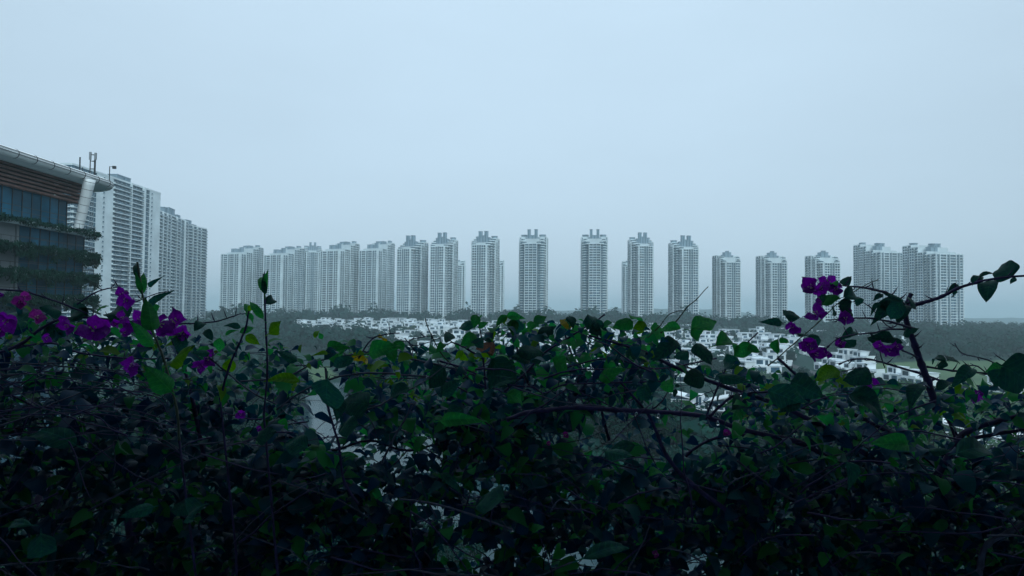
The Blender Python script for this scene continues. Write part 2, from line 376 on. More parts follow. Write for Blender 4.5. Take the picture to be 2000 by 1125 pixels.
        vol(-18, 18, 0, 11.99, floors, [(0.8,'pier'),(3,'rec'),(0.8,'pier'),(3,'win'),(3,'win'),(0.8,'pier'),(3,'rec'),(0.5,'pier'),(3,'win'),(3,'win'),(0.8,'pier'),(3,'rec'),(0.5,'pier'),(3,'win'),(0.8,'pier')], None, [(5,'bal'),(1,'pier'),(5,'bal')], [(2.5,'pier'),(4,'bal'),(0.4,'pier'),(4,'bal')])
        S_ = [(0.4,'pier'),(3,'win'),(0.3,'pier'),(3,'win'),(0.3,'pier'),(4,'bal')]
        vol(-19, 19, 12, 23.99, floors+1, [(1,'plain')], None, S_, S_)
        vol(-20, 20, 24, 35.99, floors+3, [(1,'plain')], None, S_, S_)
        vol(-19, 19, 36, 48, floors+4, [(1,'plain')], [(6,'bal'),(1,'pier'),(8,'rec'),(1,'pier'),(6,'bal')], S_, S_)
        dr = [(-10, 42, H+4*FH)]
        sh = [(-12, -3, 13, 21, 9), (-2, 3, 20, 23.9, 11.5), (5, 12, 25, 34, 14), (12, 16, 38, 44, 15.5)]
    elif kind == 'slab':                                     # near slab block: the long side is the front
        FS = [(24,'bal'),(14,'rec'),(6,'plain'),(12,'ac'),(11,'plain'),(16,'bal'),(16,'bal'),(1,'pier'),(12,'bal'),(12,'bal'),(4,'pier'),(6,'rec'),(6,'rec'),(8,'ac'),(16,'plain')]
        vol(-50, 50, 0, 17.99, floors, FS, None, [(5,'bal'),(1,'pier'),(5,'bal')], [(4,'ac'),(3,'rec'),(4,'ac')])
        vol(-30, 18, 18, 26, floors+1, None, [(1,'plain')], [(1,'plain')], [(1,'plain')])
        sh = [(4, 20, 5, 11, 5), (34, 46, 5, 11, 2)]
    elif kind == 'slab2':
        FS = [(4,'bal'),(0.7,'pier'),(5,'bal'),(0.4,'pier'),(5,'bal'),(1.5,'plain'),(6,'bal'),(0.4,'pier'),(6,'bal'),(1.2,'plain'),(4,'rec'),(0.7,'pier'),(5,'bal')]
        vol(-40, 40, 0, 15.99, floors, FS, None, [(5,'bal'),(1,'pier'),(5,'bal')], [(0.5,'pier'),(5,'bal'),(1,'pier'),(5,'bal'),(0.5,'pier')])
        vol(-25, 25, 16, 24, floors+1, None, [(1,'plain')], [(1,'plain')], [(1,'plain')])
        sh = [(-12, -2, 5, 11, 7), (4, 20, 6, 12, 9), (24, 33, 5, 11, 5)]
    elif kind == 'slab3':
        vol(-21, 21, 0, 15.99, floors, [(1.2,'plain'),(4,'bal'),(0.4,'pier'),(4,'bal'),(0.4,'pier'),(4,'bal'),(1,'plain'),(5,'bal')], None, [(5,'bal'),(1,'pier'),(5,'bal')], [(0.5,'pier'),(5,'bal'),(1,'pier'),(5,'bal'),(0.5,'pier')])
        vol(-21, 0, 16, 24, floors+1, None, [(1,'plain')], [(1,'plain')], [(1,'plain')])
        sh = [(-12, -2, 5, 11, 6), (2, 10, 6, 12, 3)]
    items.sort(key=lambda it: (it[2][1] > 8, -it[2][2]))     # front-facing and high ones show largest
    for tx, ty, tz, tr in terr:                              # rounded roof terraces stepping up to the crown
        wall.cyl(tx, ty, H+tz-0.2, H+tz+1.3, tr, n=16); wall.cyl(tx, ty, H+tz+2.6, H+tz+3.0, tr*0.9, n=16); core.cyl(tx, ty, H+tz+1.3, H+tz+2.6, tr*0.75, n=16)
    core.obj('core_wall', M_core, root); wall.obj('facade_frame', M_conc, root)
    place_items(root, items)
    for a in dr:
        m = MB(); m.cyl(a[0], a[1], a[2]+0.01, a[2]+3.2, 4.2, n=20); m.cyl(a[0], a[1], a[2]+3.2, a[2]+3.8, 4.7, n=20); m.obj('roof_drum', M_shaft, root)
    for x0, x1, y0, y1, h in sh:
        m = MB(); m.box(x0, x1, y0, y1, H-1, H+h); m.box(x0-0.25, x1+0.25, y0-0.25, y1+0.25, H+h+0.002, H+h+0.5)
        xm = (x0+x1)/2
        m.box(xm-0.35, xm+0.35, y0-0.12, y0-0.002, H, H+h-0.6, 1)
        m.obj('lift_shaft', [M_shaft, M_core], root)
    return root

# each tower: its photo extent left to right, distance, roof height and how far it is turned from facing the viewer
FOOT = {'point': [(-10.9,-.4),(10.9,-.4),(-18.4,16),(18.4,16),(-17.4,34),(17.4,34)], 'front': [(-8,0),(8,0),(-15.8,9),(15.8,9),(-18.4,19),(18.4,19),(-17,32),(17,32)],
        'short': [(-10.9,-.4),(10.9,-.4),(-16,10),(16,10),(-17.4,18),(17.4,18),(-17.4,32),(17.4,32)], 'wide': [(-18.4,-.4),(18.4,-.4),(-20.4,24),(20.4,24),(-20.4,48),(20.4,48)]}
PROTO = {}
def tower(kind, floors, xa, xb, D, yroof, rotdeg, label, group, cat='apartment tower'):
    key = (kind, floors)
    if key not in PROTO: root = make_tower(kind, floors, len(PROTO)); PROTO[key] = root
    else: root = copy_tree(PROTO[key])
    px = (xa+xb)/2; rz = math.radians(rotdeg)-math.atan((px-1000)/F); c_, s_ = math.cos(rz), math.sin(rz); k = 1.0; X = P(px, 600, D)[0]
    ztop = P(px, yroof, D)[2]
    for _ in range(6):
        e = [proj((X+k*(a*c_-b*s_), D+k*(a*s_+b*c_), 60))[0] for a, b in FOOT[kind]]
        lo, hi = min(e), max(e); k = min(1.2, max(0.8, k*(xb-xa)/(hi-lo))); X += (px-(lo+hi)/2)/F*D
    print('tower', kind, xa, xb, 'k', round(k, 2), 'base', round(ztop-floors*FH, 1), 'ground', round(zt(X, D), 1))
    root.location = (X, D, ztop-floors*FH); root.rotation_euler = (0, 0, rz); root.scale = (k, k, 1); tag(root, label, cat, group)
    return root
def zroof(px, y, D): return P(px, y, D)[2]
GR = 'apartment towers in the row beyond the villas'
TW = [ # kind floors px  ypx(front roof) D rot label
 ('wide', 33, 430, 514, 1000, 497, -44, 'long stepped block at the left end of the far row, open sky left of it'),
 ('wide', 33, 514, 594, 990, 499, -44, 'second long stepped block from the left, a thin tall stalk in front of it'),
 ('point', 33, 590, 628, 1180, 493, 0, 'narrow apartment tower standing back in the gap between two long stepped blocks'),
 ('wide', 33, 624, 702, 920, 491, -40, 'third long stepped block of the far row, its crown the highest of the left blocks'),
 ('wide', 33, 703, 768, 930, 490, -36, 'fourth long stepped block of the far row, narrow strip of sky on its right'),
 ('point', 33, 775, 836, 850, 487, -36, 'broad tower between two narrow strips of sky, next left of the slim towers'),
 ('point', 33, 840, 894, 830, 482, -26, 'slim twin shaft tower with a pale shorter block peeping out on its right'),
 ('point', 33, 920, 975, 830, 479, -22, 'second slim twin shaft tower, a shorter block half hidden behind its right edge'),
 ('front', 33, 1013, 1068, 830, 476, -8, 'slim twin shaft tower just left of the widest middle gap of sky'),
 ('front', 33, 1134, 1187, 830, 476, 2, 'slim symmetrical tower right of the widest middle gap, two tall shafts like horns'),
 ('point', 33, 1226, 1276, 850, 481, 20, 'twin shaft tower with a thin shorter block standing behind its left edge'),
 ('point', 33, 1305, 1364, 840, 487, 24, 'last twin shaft tower before the shorter ones, behind the thin curling tendril'),
 ('short', 28, 1391, 1446, 850, 513, 26, 'shorter apartment tower with single square roof block, first of the three low towers'),
 ('short', 28, 1476, 1537, 830, 514, 28, 'shorter apartment tower in the middle of the three low towers'),
 ('short', 28, 1572, 1641, 800, 514, 32, 'shorter apartment tower rising behind the purple bougainvillea flowers'),
 ('wide', 32, 1667, 1764, 860, 494, 42, 'wide stepped apartment block left of the last one, crossed by a thorny branch'),
 ('wide', 33, 1763, 1882, 760, 497, 42, 'largest stepped block at the right end of the far row, open coast on its right'),
]
for kd, fl, xa, xb, D, y, rot, lab in TW: tower(kd, fl, xa, xb, D, y, rot, lab, GR)
for xa, xb, y, D, rot, lab in [(871, 909, 519, 1120, 0, 'pale shorter block peeping out right of the first slim twin shaft tower'), (946, 985, 519, 1120, 0, 'shorter block half hidden behind the right edge of the second slim tower'), (1214, 1254, 521, 1120, 0, 'thin shorter block showing left of the twin shaft tower right of the middle')]:
    tower('short', 28, xa, xb, D, y, rot, lab, 'shorter blocks standing behind the tower row')
def slab_from(kind, fl, xa, Da, xb, Db, y, lab):   # facade from photo column xa (near) to xb (far)
    a = P(xa, 600, Da); b = P(xb, 600, Db); d = b-a; ang = math.atan2(d[1], d[0])
    key = (kind, fl)
    if key not in PROTO: PROTO[key] = make_tower(kind, fl, 3); root = PROTO[key]
    else: root = copy_tree(PROTO[key])
    m = (a+b)/2; print(kind, 'length', round(math.hypot(d[0], d[1]), 1))
    px_m = proj(m)[0]
    root.location = (m[0], m[1], P(px_m, y, m[1])[2]-fl*FH); root.rotation_euler = (0, 0, ang)
    tag(root, lab, 'apartment tower', 'tall slab towers behind the planted building')
slab_from('slab', 37, 136, 400, 306, 498, 354, 'nearest and tallest white slab tower, rising behind the tubular roof edge of the planted building')
slab_from('slab2', 36, 304, 600, 364, 682, 424, 'second tall slab tower, right of the tallest white one, grey roof blocks on top')
slab_from('slab3', 36, 361, 700, 400, 742, 444, 'third slab tower, last of the near group before the open sky')

# ------------------------------------------------------------------ planted office building at the left
def office():
    Z = CAMZ
    root = empty('planted_building', (-80, 100, 0)); inv = np.array([80, -100, 0])
    tag(root, 'building at the left edge with white tubular roof rim, brown louvres and planted balconies', 'building')
    def outline(setback, yend, rr, xin=-105, y0=40):
        x = -72.7-setback; pts = [(x, y0)]
        for i in range(11):
            a = i/10*math.pi*0.5; pts.append((x-rr+rr*math.cos(a), yend-rr+rr*math.sin(a)))
        pts += [(xin, yend+1.5), (xin, y0)]
        return [(a+80, b-100) for a, b in pts]
    def edge(setback, yend, rr, z, step=1.0, y0=50, xin=-98):
        x = -72.7-setback; pts = [(x, y0+i) for i in range(0, int(yend-rr-y0), 2)]
        for i in range(11):
            a = i/10*math.pi*0.5; pts.append((x-rr+rr*math.cos(a), yend-rr+rr*math.sin(a)))
        pts += [(xin, yend+1.2)]
        return [(a+80, b-100, z) for a, b in pts]
    # roof slab and tubular rim
    m = MB(); m.prism(outline(0.4, 131, 7), Z+21.9, Z+22.8); m.obj('roof', M_conc, root)
    m = MB(); m.tube(edge(0, 131.5, 7.2, Z+22.5), 0.68, n=14); m.obj('roof_rim', M_white, root, smooth=True)
    m = MB()
    for p in edge(0, 131.5, 7.2, Z+22.5)[::1]:
        pass
    e = edge(-0.02, 131.5, 7.2, Z+22.5)
    for i in range(0, len(e)-1):                               # joint rings on the rim
        a, b = np.array(e[i]), np.array(e[i+1]); d = (b-a)/np.linalg.norm(b-a)
        if i % 2 == 0: m.tube([a-d*0.05, a+d*0.05], 0.71, n=14)
    m.tube([(q[0]+0.68, q[1], q[2]+0.3) for q in e], 0.05, n=5); m.tube([(q[0]+0.72, q[1], q[2]-0.1) for q in e], 0.05, n=5)
    m.obj('rim_rail', M_dark, root)
    # louvres
    for k in range(6):
        z = Z+22.0-k*0.62-0.35; m = MB(); ln = 124.5-0.7*((k*7) % 3)
        m.box(4.3-0.9, 4.3, -50, ln-100, z-0.16, z+0.16); m.box(-20, 3.3, ln-100-0.9, ln-100-0.05, z-0.16, z+0.16)
        m.obj('louvre', M_louver, root)
    m = MB(); m.box(-24, 1.6, -60, 19.8, Z+18.7, Z+21.85); m.obj('attic_wall', M_core, root)
    # top storey glass
    def glass(x, yend, z0, z1, n, pane, first=60):
        y = yend; k = 0
        while k < n:
            m = MB(); m.box(x-0.15, x, y-pane+0.06-100, y-0.06-100, z0, z1); g = m.obj('window', M_oglass, root)
            f = MB(); f.box(x-0.1, x+0.12, y-0.055-100, y+0.055-100, z0, z1); f.box(x-0.1, x+0.06, y-pane+0.06-100, y-0.06-100, (z0*0.55+z1*0.45), (z0*0.55+z1*0.45)+0.09)
            f.obj('frame', M_dark, g); y -= pane; k += 1
    m = MB(); m.box(-24, 3.0, -60, 20.6, 0, Z+18.65); m.obj('wall', M_core, root)
    glass(3.3, 120.6, Z+13.5, Z+18.6, 13, 2.2)
    for k in range(4):
        zb = Z+13.1-3.75*k
        m = MB(); m.prism(outline(0.0, 125.5, 4.0), zb-0.45, zb); m.obj('floor_slab', M_conc, root)
        m = MB(); m.tube([(q[0]-0.1, q[1], zb+1.15) for q in edge(0, 125.4, 4.0, zb)], 0.04, n=5)
        ee = edge(0.1, 125.4, 4.0, zb)
        for i in range(0, len(ee), 1): m.tube([(ee[i][0], ee[i][1], zb+0.01), (ee[i][0], ee[i][1], zb+1.15)], 0.035, n=4)
        m.obj('railing', M_dark, root)
        if k < 3:
            zz = zb-3.75
            m = MB(); m.box(-24, 4.8, -60, 23.0-0.2*k, zz+0.003, zb-0.46); m.obj('inner_wall', M_core, root)
            glass(5.1, 122.8-0.2*k, zz+0.3, zb-0.6, 7, 2.3)
            m = MB(); m.box(4.9, 5.35, 5.8, 6.3, zz+0.01, zb-0.46); m.box(4.9, 5.2, 0.5, 5.6, zz+0.01, zb-0.46); m.box(4.9, 5.35, -30, -7, zz+0.01, zb-0.46)
            m.obj('pillar', M_grey, root)
    # leaning column
    m = MB(); a = np.array([-74.3+80, 120.0-100, Z+13.1]); b = np.array([-71.9+80, 119.0-100, Z+22.0])
    m.tube([a+(b-a)*t for t in np.linspace(0, 1, 10)], [0.70+0.22*t for t in np.linspace(0, 1, 10)], n=18); c = m.obj('column', M_white, root, smooth=True)
    m = MB()
    for t in np.linspace(0.08, 0.95, 7):
        q = a+(b-a)*t; d = (b-a)/np.linalg.norm(b-a); m.tube([q-d*0.03, q+d*0.03], 0.72+0.22*t, n=18)
    m.obj('joint_ring', M_dark, c)
    # trailing plants on every balcony edge
    names = ['thin fringe of plants on the top balcony edge of the planted building', 'trailing greenery on the second balcony from the top of the planted building',
             'trailing greenery on the third balcony from the top of the planted building', 'lowest fringe of trailing greenery on the planted building, just above the flowers']
    for k in range(4):
        zb = Z+13.1-3.75*k; e = edge(-0.15, 125.6, 4.2, zb, y0=62); V = []; Fq = []
        n = 16000 if k else 7000; thick = 1.7 if k else 0.65; i0 = 0
        ea = np.array(e); seg = np.linalg.norm(np.diff(ea, axis=0), axis=1); cum = np.concatenate([[0], np.cumsum(seg)])
        for _ in range(n):
            s_ = RNG.uniform(0, cum[-1]-12); i = np.searchsorted(cum, s_)-1; i = max(0, min(i, len(seg)-1)); f = (s_-cum[i])/seg[i]
            p = ea[i]*(1-f)+ea[i+1]*f; lump = 0.75+0.35*math.sin(s_*0.9+k)+0.25*math.sin(s_*2.3+k*2)
            q = p+np.array([RNG.normal(0.30, 0.25), RNG.normal(0, 0.28), RNG.uniform(-thick, 0.55 if k else 0.5)*lump])
            d = np.array([RNG.normal(0, 0.10), RNG.normal(0, 0.10), -RNG.uniform(0.12, 0.38)]); sd_ = np.array([RNG.normal(0, 0.06), RNG.normal(0, 0.07), RNG.normal(0, 0.03)])
            b_ = len(V); V += [q-sd_, q+sd_, q+d+sd_*0.5, q+d-sd_*0.5]; Fq.append((b_, b_+1, b_+2, b_+3))
        o = link('trailing_plant', np_mesh('trailing_plant', np.array(V)-inv*0, np.array(Fq), [M_fern])); o.location = (-80, 100, 0)
        tag(o, names[k], 'plant', 'trailing plants on the balcony edges')
    # roof equipment
    def top(px, D): return P(px, 600, D)
    p = P(181, 328, 122); r_ = empty('antenna_mast', (p[0], p[1], Z+22.8), label='dark lattice antenna mast standing on the planted building roof, tallest of the roof gear', cat='antenna')
    h = P(181, 297, 122)[2]-(Z+22.8)
    for dx, dy in ((-0.45, 0), (0.45, 0), (0, 0.5)):
        m = MB(); m.tube([(dx, dy, 0), (dx, dy, h*0.96)], 0.09, n=6); m.obj('pole', M_dark, r_)
    m = MB()
    for z in (h*0.35, h*0.65, h*0.9): m.tube([(-0.45, 0, z), (0.45, 0, z), (0, 0.5, z), (-0.45, 0, z)], 0.05, n=5)
    m.obj('brace', M_dark, r_); m = MB(); m.box(-0.62, -0.3, -0.15, 0.1, h*0.7, h); m.box(0.3, 0.62, -0.15, 0.1, h*0.7, h*0.97); m.obj('antenna_panel', M_grey, r_)
    p = P(156, 320, 122); r_ = empty('small_antenna', (p[0], p[1], Z+22.8), label='small pole antenna with short side arm left of the lattice mast', cat='antenna')
    h = P(156, 307, 122)[2]-(Z+22.8)
    m = MB(); m.tube([(0, 0, 0), (0, 0, h)], 0.12, n=6); m.obj('pole', M_dark, r_); m = MB(); m.tube([(0, 0, h*0.3), (0.45, 0, h*0.3), (0.5, 0, h*0.5)], 0.06, n=5); m.obj('arm', M_dark, r_)
    p = P(214, 338, 126); r_ = empty('roof_lamp', (p[0], p[1], Z+22.8), label='small floodlight on a bent post at the tip of the curved roof', cat='lamp')
    h = P(214, 325, 126)[2]-(Z+22.8)
    m = MB(); m.tube([(0, 0, 0), (0, 0, h), (0.7, 0, h*0.97)], 0.08, n=6); m.obj('post', M_dark, r_)
    m = MB(); m.box(0.55, 1.1, -0.2, 0.2, h*0.85, h*1.02); m.box(-0.7, 0.0, -0.3, 0.3, -0.1, 0.35); m.obj('lamp_head', M_dark, r_)
office()

# ------------------------------------------------------------------ trees
def crown_mesh(name, seed, w_, h_, nclump, per, leaf, m, base=0.35, cone=0.0):
    r = np.random.default_rng(seed); V = []
    for c in range(nclump):
        a = r.uniform(0, 6.283); u = r.uniform(0, 1)**0.5; zz = r.uniform(0, 1)
        prof = math.sin(math.pi*min(1, (zz*0.85+0.12)))**0.6*(1-cone*zz)
        cen = np.array([math.cos(a)*u*w_/2*prof, math.sin(a)*u*w_/2*prof, h_*(base+(1-base)*zz)])
        cr = w_*r.uniform(0.10, 0.2)
        d = r.normal(size=(per, 3)); d /= np.linalg.norm(d, axis=1)[:, None]
        pos = cen+d*cr*r.uniform(0.5, 1.05, (per, 1))*np.array([1, 1, 0.75])
        nv = d+r.normal(size=(per, 3))*0.3+np.array([0, 0, 0.3]); nv /= np.linalg.norm(nv, axis=1)[:, None]
        t = np.cross(nv, r.normal(size=(per, 3))); t /= np.linalg.norm(t, axis=1)[:, None]; b = np.cross(nv, t)
        s_ = leaf*r.uniform(0.5, 1.3, (per, 1)); q = np.stack([pos-t*s_, pos-b*s_*0.6, pos+t*s_, pos+b*s_*0.6+nv*s_*0.3], axis=1); V.append(q.reshape(-1, 3))
    V = np.vstack(V); Fq = np.arange(len(V)).reshape(-1, 4)
    return np_mesh(name, V, Fq, [m])
def trunk_mesh(seed, h, w_):
    r = random.Random(seed); m = MB(); m.tube([(0, 0, -0.5), (0.1, 0, h*0.25), (0, 0.1, h*0.6)], [0.035*h*0.6, 0.03*h*0.6, 0.015*h*0.6], n=7)
    for i in range(5):
        a = i*1.256+r.uniform(-.3, .3); m.tube([(0, 0, h*0.3), (math.cos(a)*w_*0.15, math.sin(a)*w_*0.15, h*0.5), (math.cos(a)*w_*0.33, math.sin(a)*w_*0.33, h*0.72)], [0.018*h*0.6, 0.012*h*0.6, 0.005*h], n=5)
    return m.mesh('trunk', M_bark, True)
TP = {}
def tree_proto(k):
    if k in TP: return TP[k]
    spec = {'broad': (1, 9, 8, 34, 55, 0.42, M_tree), 'tall': (2, 6.5, 10, 30, 50, 0.42, M_tree), 'olive': (3, 8, 7, 30, 50, 0.4, M_tree2), 'broad2': (4, 10, 8.5, 36, 55, 0.45, M_tree),
            'near': (5, 11, 11, 70, 260, 0.20, M_tree), 'near_olive': (6, 8, 7.5, 55, 240, 0.17, M_tree2)}[k]
    TP[k] = (crown_mesh('crown', *spec), trunk_mesh(spec[0], spec[2], spec[1])); return TP[k]
def tree(k, X, Y, s=1.0, label='', group=None, zs=1.0):
    cm, tm = tree_proto(k); o = empty('tree', (X, Y, zt(X, Y)), random.uniform(0, 6.28), label=label, cat='tree', group=group); o.scale = (s, s, s*zs)
    link('crown', cm, o); link('trunk', tm, o); return o

# ------------------------------------------------------------------ villas
def villa_mesh_proto(k):
    """two-storey flat-roofed white houses; parts: wall volumes, roof slab, windows, terrace wall"""
    root = empty('villa'); r = random.Random(k)
    def W(x0, x1, z0, z1, y, side='f'):
        m = MB()
        if side == 'f': m.box(x0, x1, y-0.05, y-0.004, z0, z1, 0); m.box((x0+x1)/2-0.05, (x0+x1)/2+0.05, y-0.09, y-0.052, z0, z1, 1)
        else: m.box(y+(-0.05 if side == 'l' else 0.004), y+(-0.004 if side == 'l' else 0.05), x0, x1, z0, z1, 0)
        m.obj('window', [M_glass, M_slate], root)
    if k == 0:
        m = MB(); m.box(-6, 6, 0, 9, -2, 3.2); m.box(-6, 1, 2.5, 9, 3.2, 6.4); m.obj('wall', M_villa, root)
        m = MB(); m.box(-6.3, 1.3, 2.2, 9.3, 6.402, 6.75); m.box(0.3, 6.3, -0.3, 2.4, 3.202, 3.5); m.obj('roof', M_vroof, root)
        m = MB(); m.box(1.35, 6, 2.5, 2.7, 3.21, 4.2); m.box(5.8, 6, 2.71, 9, 3.21, 4.2); m.obj('terrace_wall', M_villa, root)
        W(-5, -1, 0.3, 2.6, 0); W(1, 5, 0.2, 2.7, 0); W(-5, -2, 3.9, 5.9, 2.5); W(-1, 0.4, 3.5, 5.8, 2.5); W(3, 6, 0.5, 2.5, -6, 'l')
    elif k == 1:
        m = MB(); m.box(-7, 5, 0, 8, -2, 3.1); m.box(-2, 7, 1.5, 8.6, 3.1, 6.3); m.box(5.2, 7, 2, 8, -2, 3.09); m.obj('wall', M_villa, root)
        m = MB(); m.box(-2.4, 7.4, 1.1, 9, 6.302, 6.6); m.obj('roof', M_vroof, root)
        m = MB(); m.box(-7, -2.1, 0, 0.2, 3.11, 4.1); m.box(-7, -6.8, 0.21, 8, 3.11, 4.1); m.obj('terrace_wall', M_villa, root)
        W(-6, -2.5, 0.2, 2.6, 0); W(-1, 4, 0.2, 2.6, 0); W(-1, 2.5, 3.9, 5.8, 1.5); W(4, 6.3, 3.5, 5.8, 1.5); W(3, 7, 3.8, 5.5, 7, 'r')
    elif k == 2:
        m = MB(); m.box(-5, 5, 0, 10, -2, 6.0); m.box(5.001, 9, 3, 9, -2, 3.0); m.box(-3, 2, 5, 9, 6.0, 8.3); m.obj('wall', M_villa, root)
        m = MB(); m.box(-5.2, 5.2, -0.2, 0.1, 6.002, 6.9); m.box(-5.2, -4.9, 0.11, 10, 6.002, 6.9); m.box(4.9, 5.2, 0.11, 10, 6.002, 6.9); m.box(-3.2, 2.2, 4.8, 9.2, 8.302, 8.5); m.obj('roof', M_vroof, root)
        W(-4.2, -0.5, 0.3, 2.6, 0); W(0.5, 4.2, 0.3, 2.6, 0); W(-4, -1.5, 3.6, 5.4, 0); W(0.5, 4, 3.4, 5.4, 0); W(-2, 1, 6.5, 7.9, 5)
    else:
        m = MB(); m.box(-8, 8, 0, 8, -2, 3.0); m.box(-8, -2, 1, 8, 3.0, 6.2); m.box(3, 8, 2, 8, 3.0, 5.6); m.obj('wall', M_villa, root)
        m = MB(); m.box(-8.4, -1.6, 0.6, 8.4, 6.202, 6.5); m.box(2.6, 8.4, 1.6, 8.4, 5.602, 5.9); m.obj('roof', M_vroof, root)
        m = MB(); m.box(-2.0+0.01, 2.99, 0.1, 0.3, 3.01, 3.9); m.obj('terrace_wall', M_villa, root)
        W(-7, -3, 0.2, 2.5, 0); W(-1.5, 2, 0.2, 2.5, 0); W(3.5, 7, 0.2, 2.5, 0); W(-7, -3, 3.6, 5.6, 1); W(3.6, 7, 3.5, 5.1, 2); W(2, 6, 3.6, 5.4, -8, 'l')
    return root
VP = {}
def villa(k, X, Y, rz, label, group, s=1.0):
    if k not in VP: VP[k] = villa_mesh_proto(k); o = VP[k]
    else: o = copy_tree(VP[k])
    o.location = (X, Y, zt(X, Y)+0.3); o.rotation_euler = (0, 0, rz); o.scale = (s, s, s); tag(o, label, 'villa', group); return o
VREG = [ # photo polygons (ground pixels) that hold villas, with group
 ([(548,637),(700,632),(900,634),(1000,640),(1000,668),(880,664),(740,664),(640,652),(560,648)], 'white villas nearest the left blocks', 'white flat roofed villa in the far cluster below the left towers'),
 ([(780,668),(880,668),(900,705),(800,702)], 'white villas among the trees beyond the pond', 'white villa among dark trees beyond the pond, nearer than the far cluster'),
 ([(900,650),(1320,652),(1420,660),(1400,700),(1320,760),(1180,755),(1040,750),(930,700)], 'white villas in the middle of the village', 'white flat roofed villa in the crowded middle of the village'),
 ([(1320,655),(1480,655),(1560,675),(1560,705),(1500,735),(1420,735),(1390,700)], 'white villas right of the middle', 'white villa on the slope right of the village middle'),
]
vill = []
def far_enough(X, Y, d, lst):
    for a in lst:
        if abs(a[0]-X) < d and abs(a[1]-Y) < d*1.0: return False
    return True
rv = random.Random(5)
for poly, grp, lab in VREG:
    g = [G(x, y)[:2] for x, y in poly]; X0, X1 = min(p[0] for p in g), max(p[0] for p in g); Y0, Y1 = min(p[1] for p in g), max(p[1] for p in g)
    Y = Y0
    while Y < Y1:
        X = X0+rv.uniform(0, 12)
        while X < X1:
            x_, y_ = X, Y+4*math.sin(X*0.03)+rv.uniform(-3, 3)
            if inpoly(x_, y_, g) and far_enough(x_, y_, 14, vill) and rv.random() < 0.70:
                vill.append((x_, y_)); villa(rv.randrange(4), x_, y_, rv.choice([0, 0, 0.15, -0.2, 1.57, -1.3])+rv.uniform(-.08, .08), lab, grp, rv.uniform(0.9, 1.12))
            X += rv.uniform(15.5, 22)
        Y += 19
print('VILLAS', len(vill))
# curved terrace rows running down to the right
ROWS = [([(1425,656),(1500,668),(1560,683),(1620,700),(1690,712)], 'villas stepping down the upper right row', 'white villa in the upper terrace row stepping down to the right'),
        ([(1500,655),(1570,658),(1640,662),(1700,668),(1760,676)], 'villas in the low far right row', 'low white villa in the farthest row before the right hand wood'),
        ([(1590,722),(1650,733),(1720,742),(1800,756)], 'villas in the second row above the meadow', 'white villa in the row just below the meadow'),
        ([(1930,765),(1990,772)], 'pair of villas right of the meadow', 'white villa right of the meadow at the photo edge')]
for pts, grp, lab in ROWS:
    gp = [G(x, y, 0)[:2] for x, y in pts]
    for a, b in zip(gp[:-1], gp[1:]):
        d = math.hypot(b[0]-a[0], b[1]-a[1]); n = max(1, round(d/18)); ang = math.atan2(b[1]-a[1], b[0]-a[0])
        for i in range(n):
            t = (i+0.5)/n; X, Y = a[0]+(b[0]-a[0])*t, a[1]+(b[1]-a[1])*t
            if far_enough(X, Y, 11, vill): vill.append((X, Y)); villa(rv.choice([0, 1, 3]), X, Y, ang if abs(ang) < 1.57 else ang+math.pi, lab, grp)
# nearer, single houses seen through the hedge
def near_villa(px, py, rz, s, label, variant=0):
    p = G(px, py); root = empty('villa', (p[0], p[1], 0), rz, label=label, cat='villa'); root.scale = (s, s, s); vill.append((p[0], p[1]))
    def slope(x0, x1, y0, y1, zl, zh, name='roof', m=M_villa):   # mono-pitch box rising to +x
        b = MB(); vs = [(x0,y0,zl-0.3),(x1,y0,zh-0.3),(x1,y1,zh-0.3),(x0,y1,zl-0.3),(x0,y0,zl),(x1,y0,zh),(x1,y1,zh),(x0,y1,zl)]
        b.add(vs, [(0,3,2,1),(4,5,6,7),(0,1,5,4),(1,2,6,5),(2,3,7,6),(3,0,4,7)]); b.obj(name, m, root)
    m = MB(); m.box(-9, 9, 0, 9, -1, 3.2); m.box(-8, -1.5, 1, 9, 3.2, 6.0); m.box(1.5, 8, 0.5, 9, 3.2, 5.2); m.box(-1.499, 1.499, 4, 9, 3.2, 7.2); m.obj('wall', M_villa, root)
    slope(-8.4, -1.1, 0.5, 9.4, 8.0, 6.4); slope(1.2, 8.6, 0.0, 9.4, 5.6, 7.4)
    m = MB(); m.box(-9.2, 9.2, -2.4, 0.0, 2.9, 3.2); m.box(-9.2, 9.2, -2.4, -2.25, 3.21, 3.3); m.obj('terrace', M_slate, root)
    m = MB(); m.box(-8, -1.5, 1.02, 8.98, 6.0, 7.0); m.box(1.6, 7.9, 0.6, 8.9, 5.2, 6.0); m.obj('clerestory', M_glass, root)
    m = MB(); m.box(-9.05, 9.05, -0.1, -0.01, -1, 2.85); m.obj('cladding', M_slate, root)
    for x0, x1, z0, z1, y in ((-7.4, -2, 3.5, 5.8, 1), (2, 4.5, 3.5, 5.0, 0.5), (5, 7.6, 3.5, 5.0, 0.5), (-8, -3, 0.3, 2.6, -0.1), (1, 7, 0.3, 2.6, -0.1), (-0.9, 0.9, 4.2, 6.6, 4)):
        w_ = MB(); w_.box(x0, x1, y-0.06, y-0.005, z0, z1); g = w_.obj('window', M_glass, root)
        w_ = MB(); n = max(2, int((x1-x0)/0.9))
        for i in range(n+1): xx = x0+(x1-x0-0.08)*i/n; w_.box(xx, xx+0.08, y-0.12, y-0.062, z0, z1)
        w_.obj('frame', M_white, g)
    return root
near_villa(1362, 822, -0.35, 1.0, 'large white villa with tilted roofs seen through the gap in the middle of the hedge')
near_villa(1452, 792, -0.3, 0.8, 'white villa half hidden right behind the one with tilted roofs')
near_villa(1930, 905, -0.55, 1.0, 'nearest white villa at the right edge, seen through the hedge below the meadow')
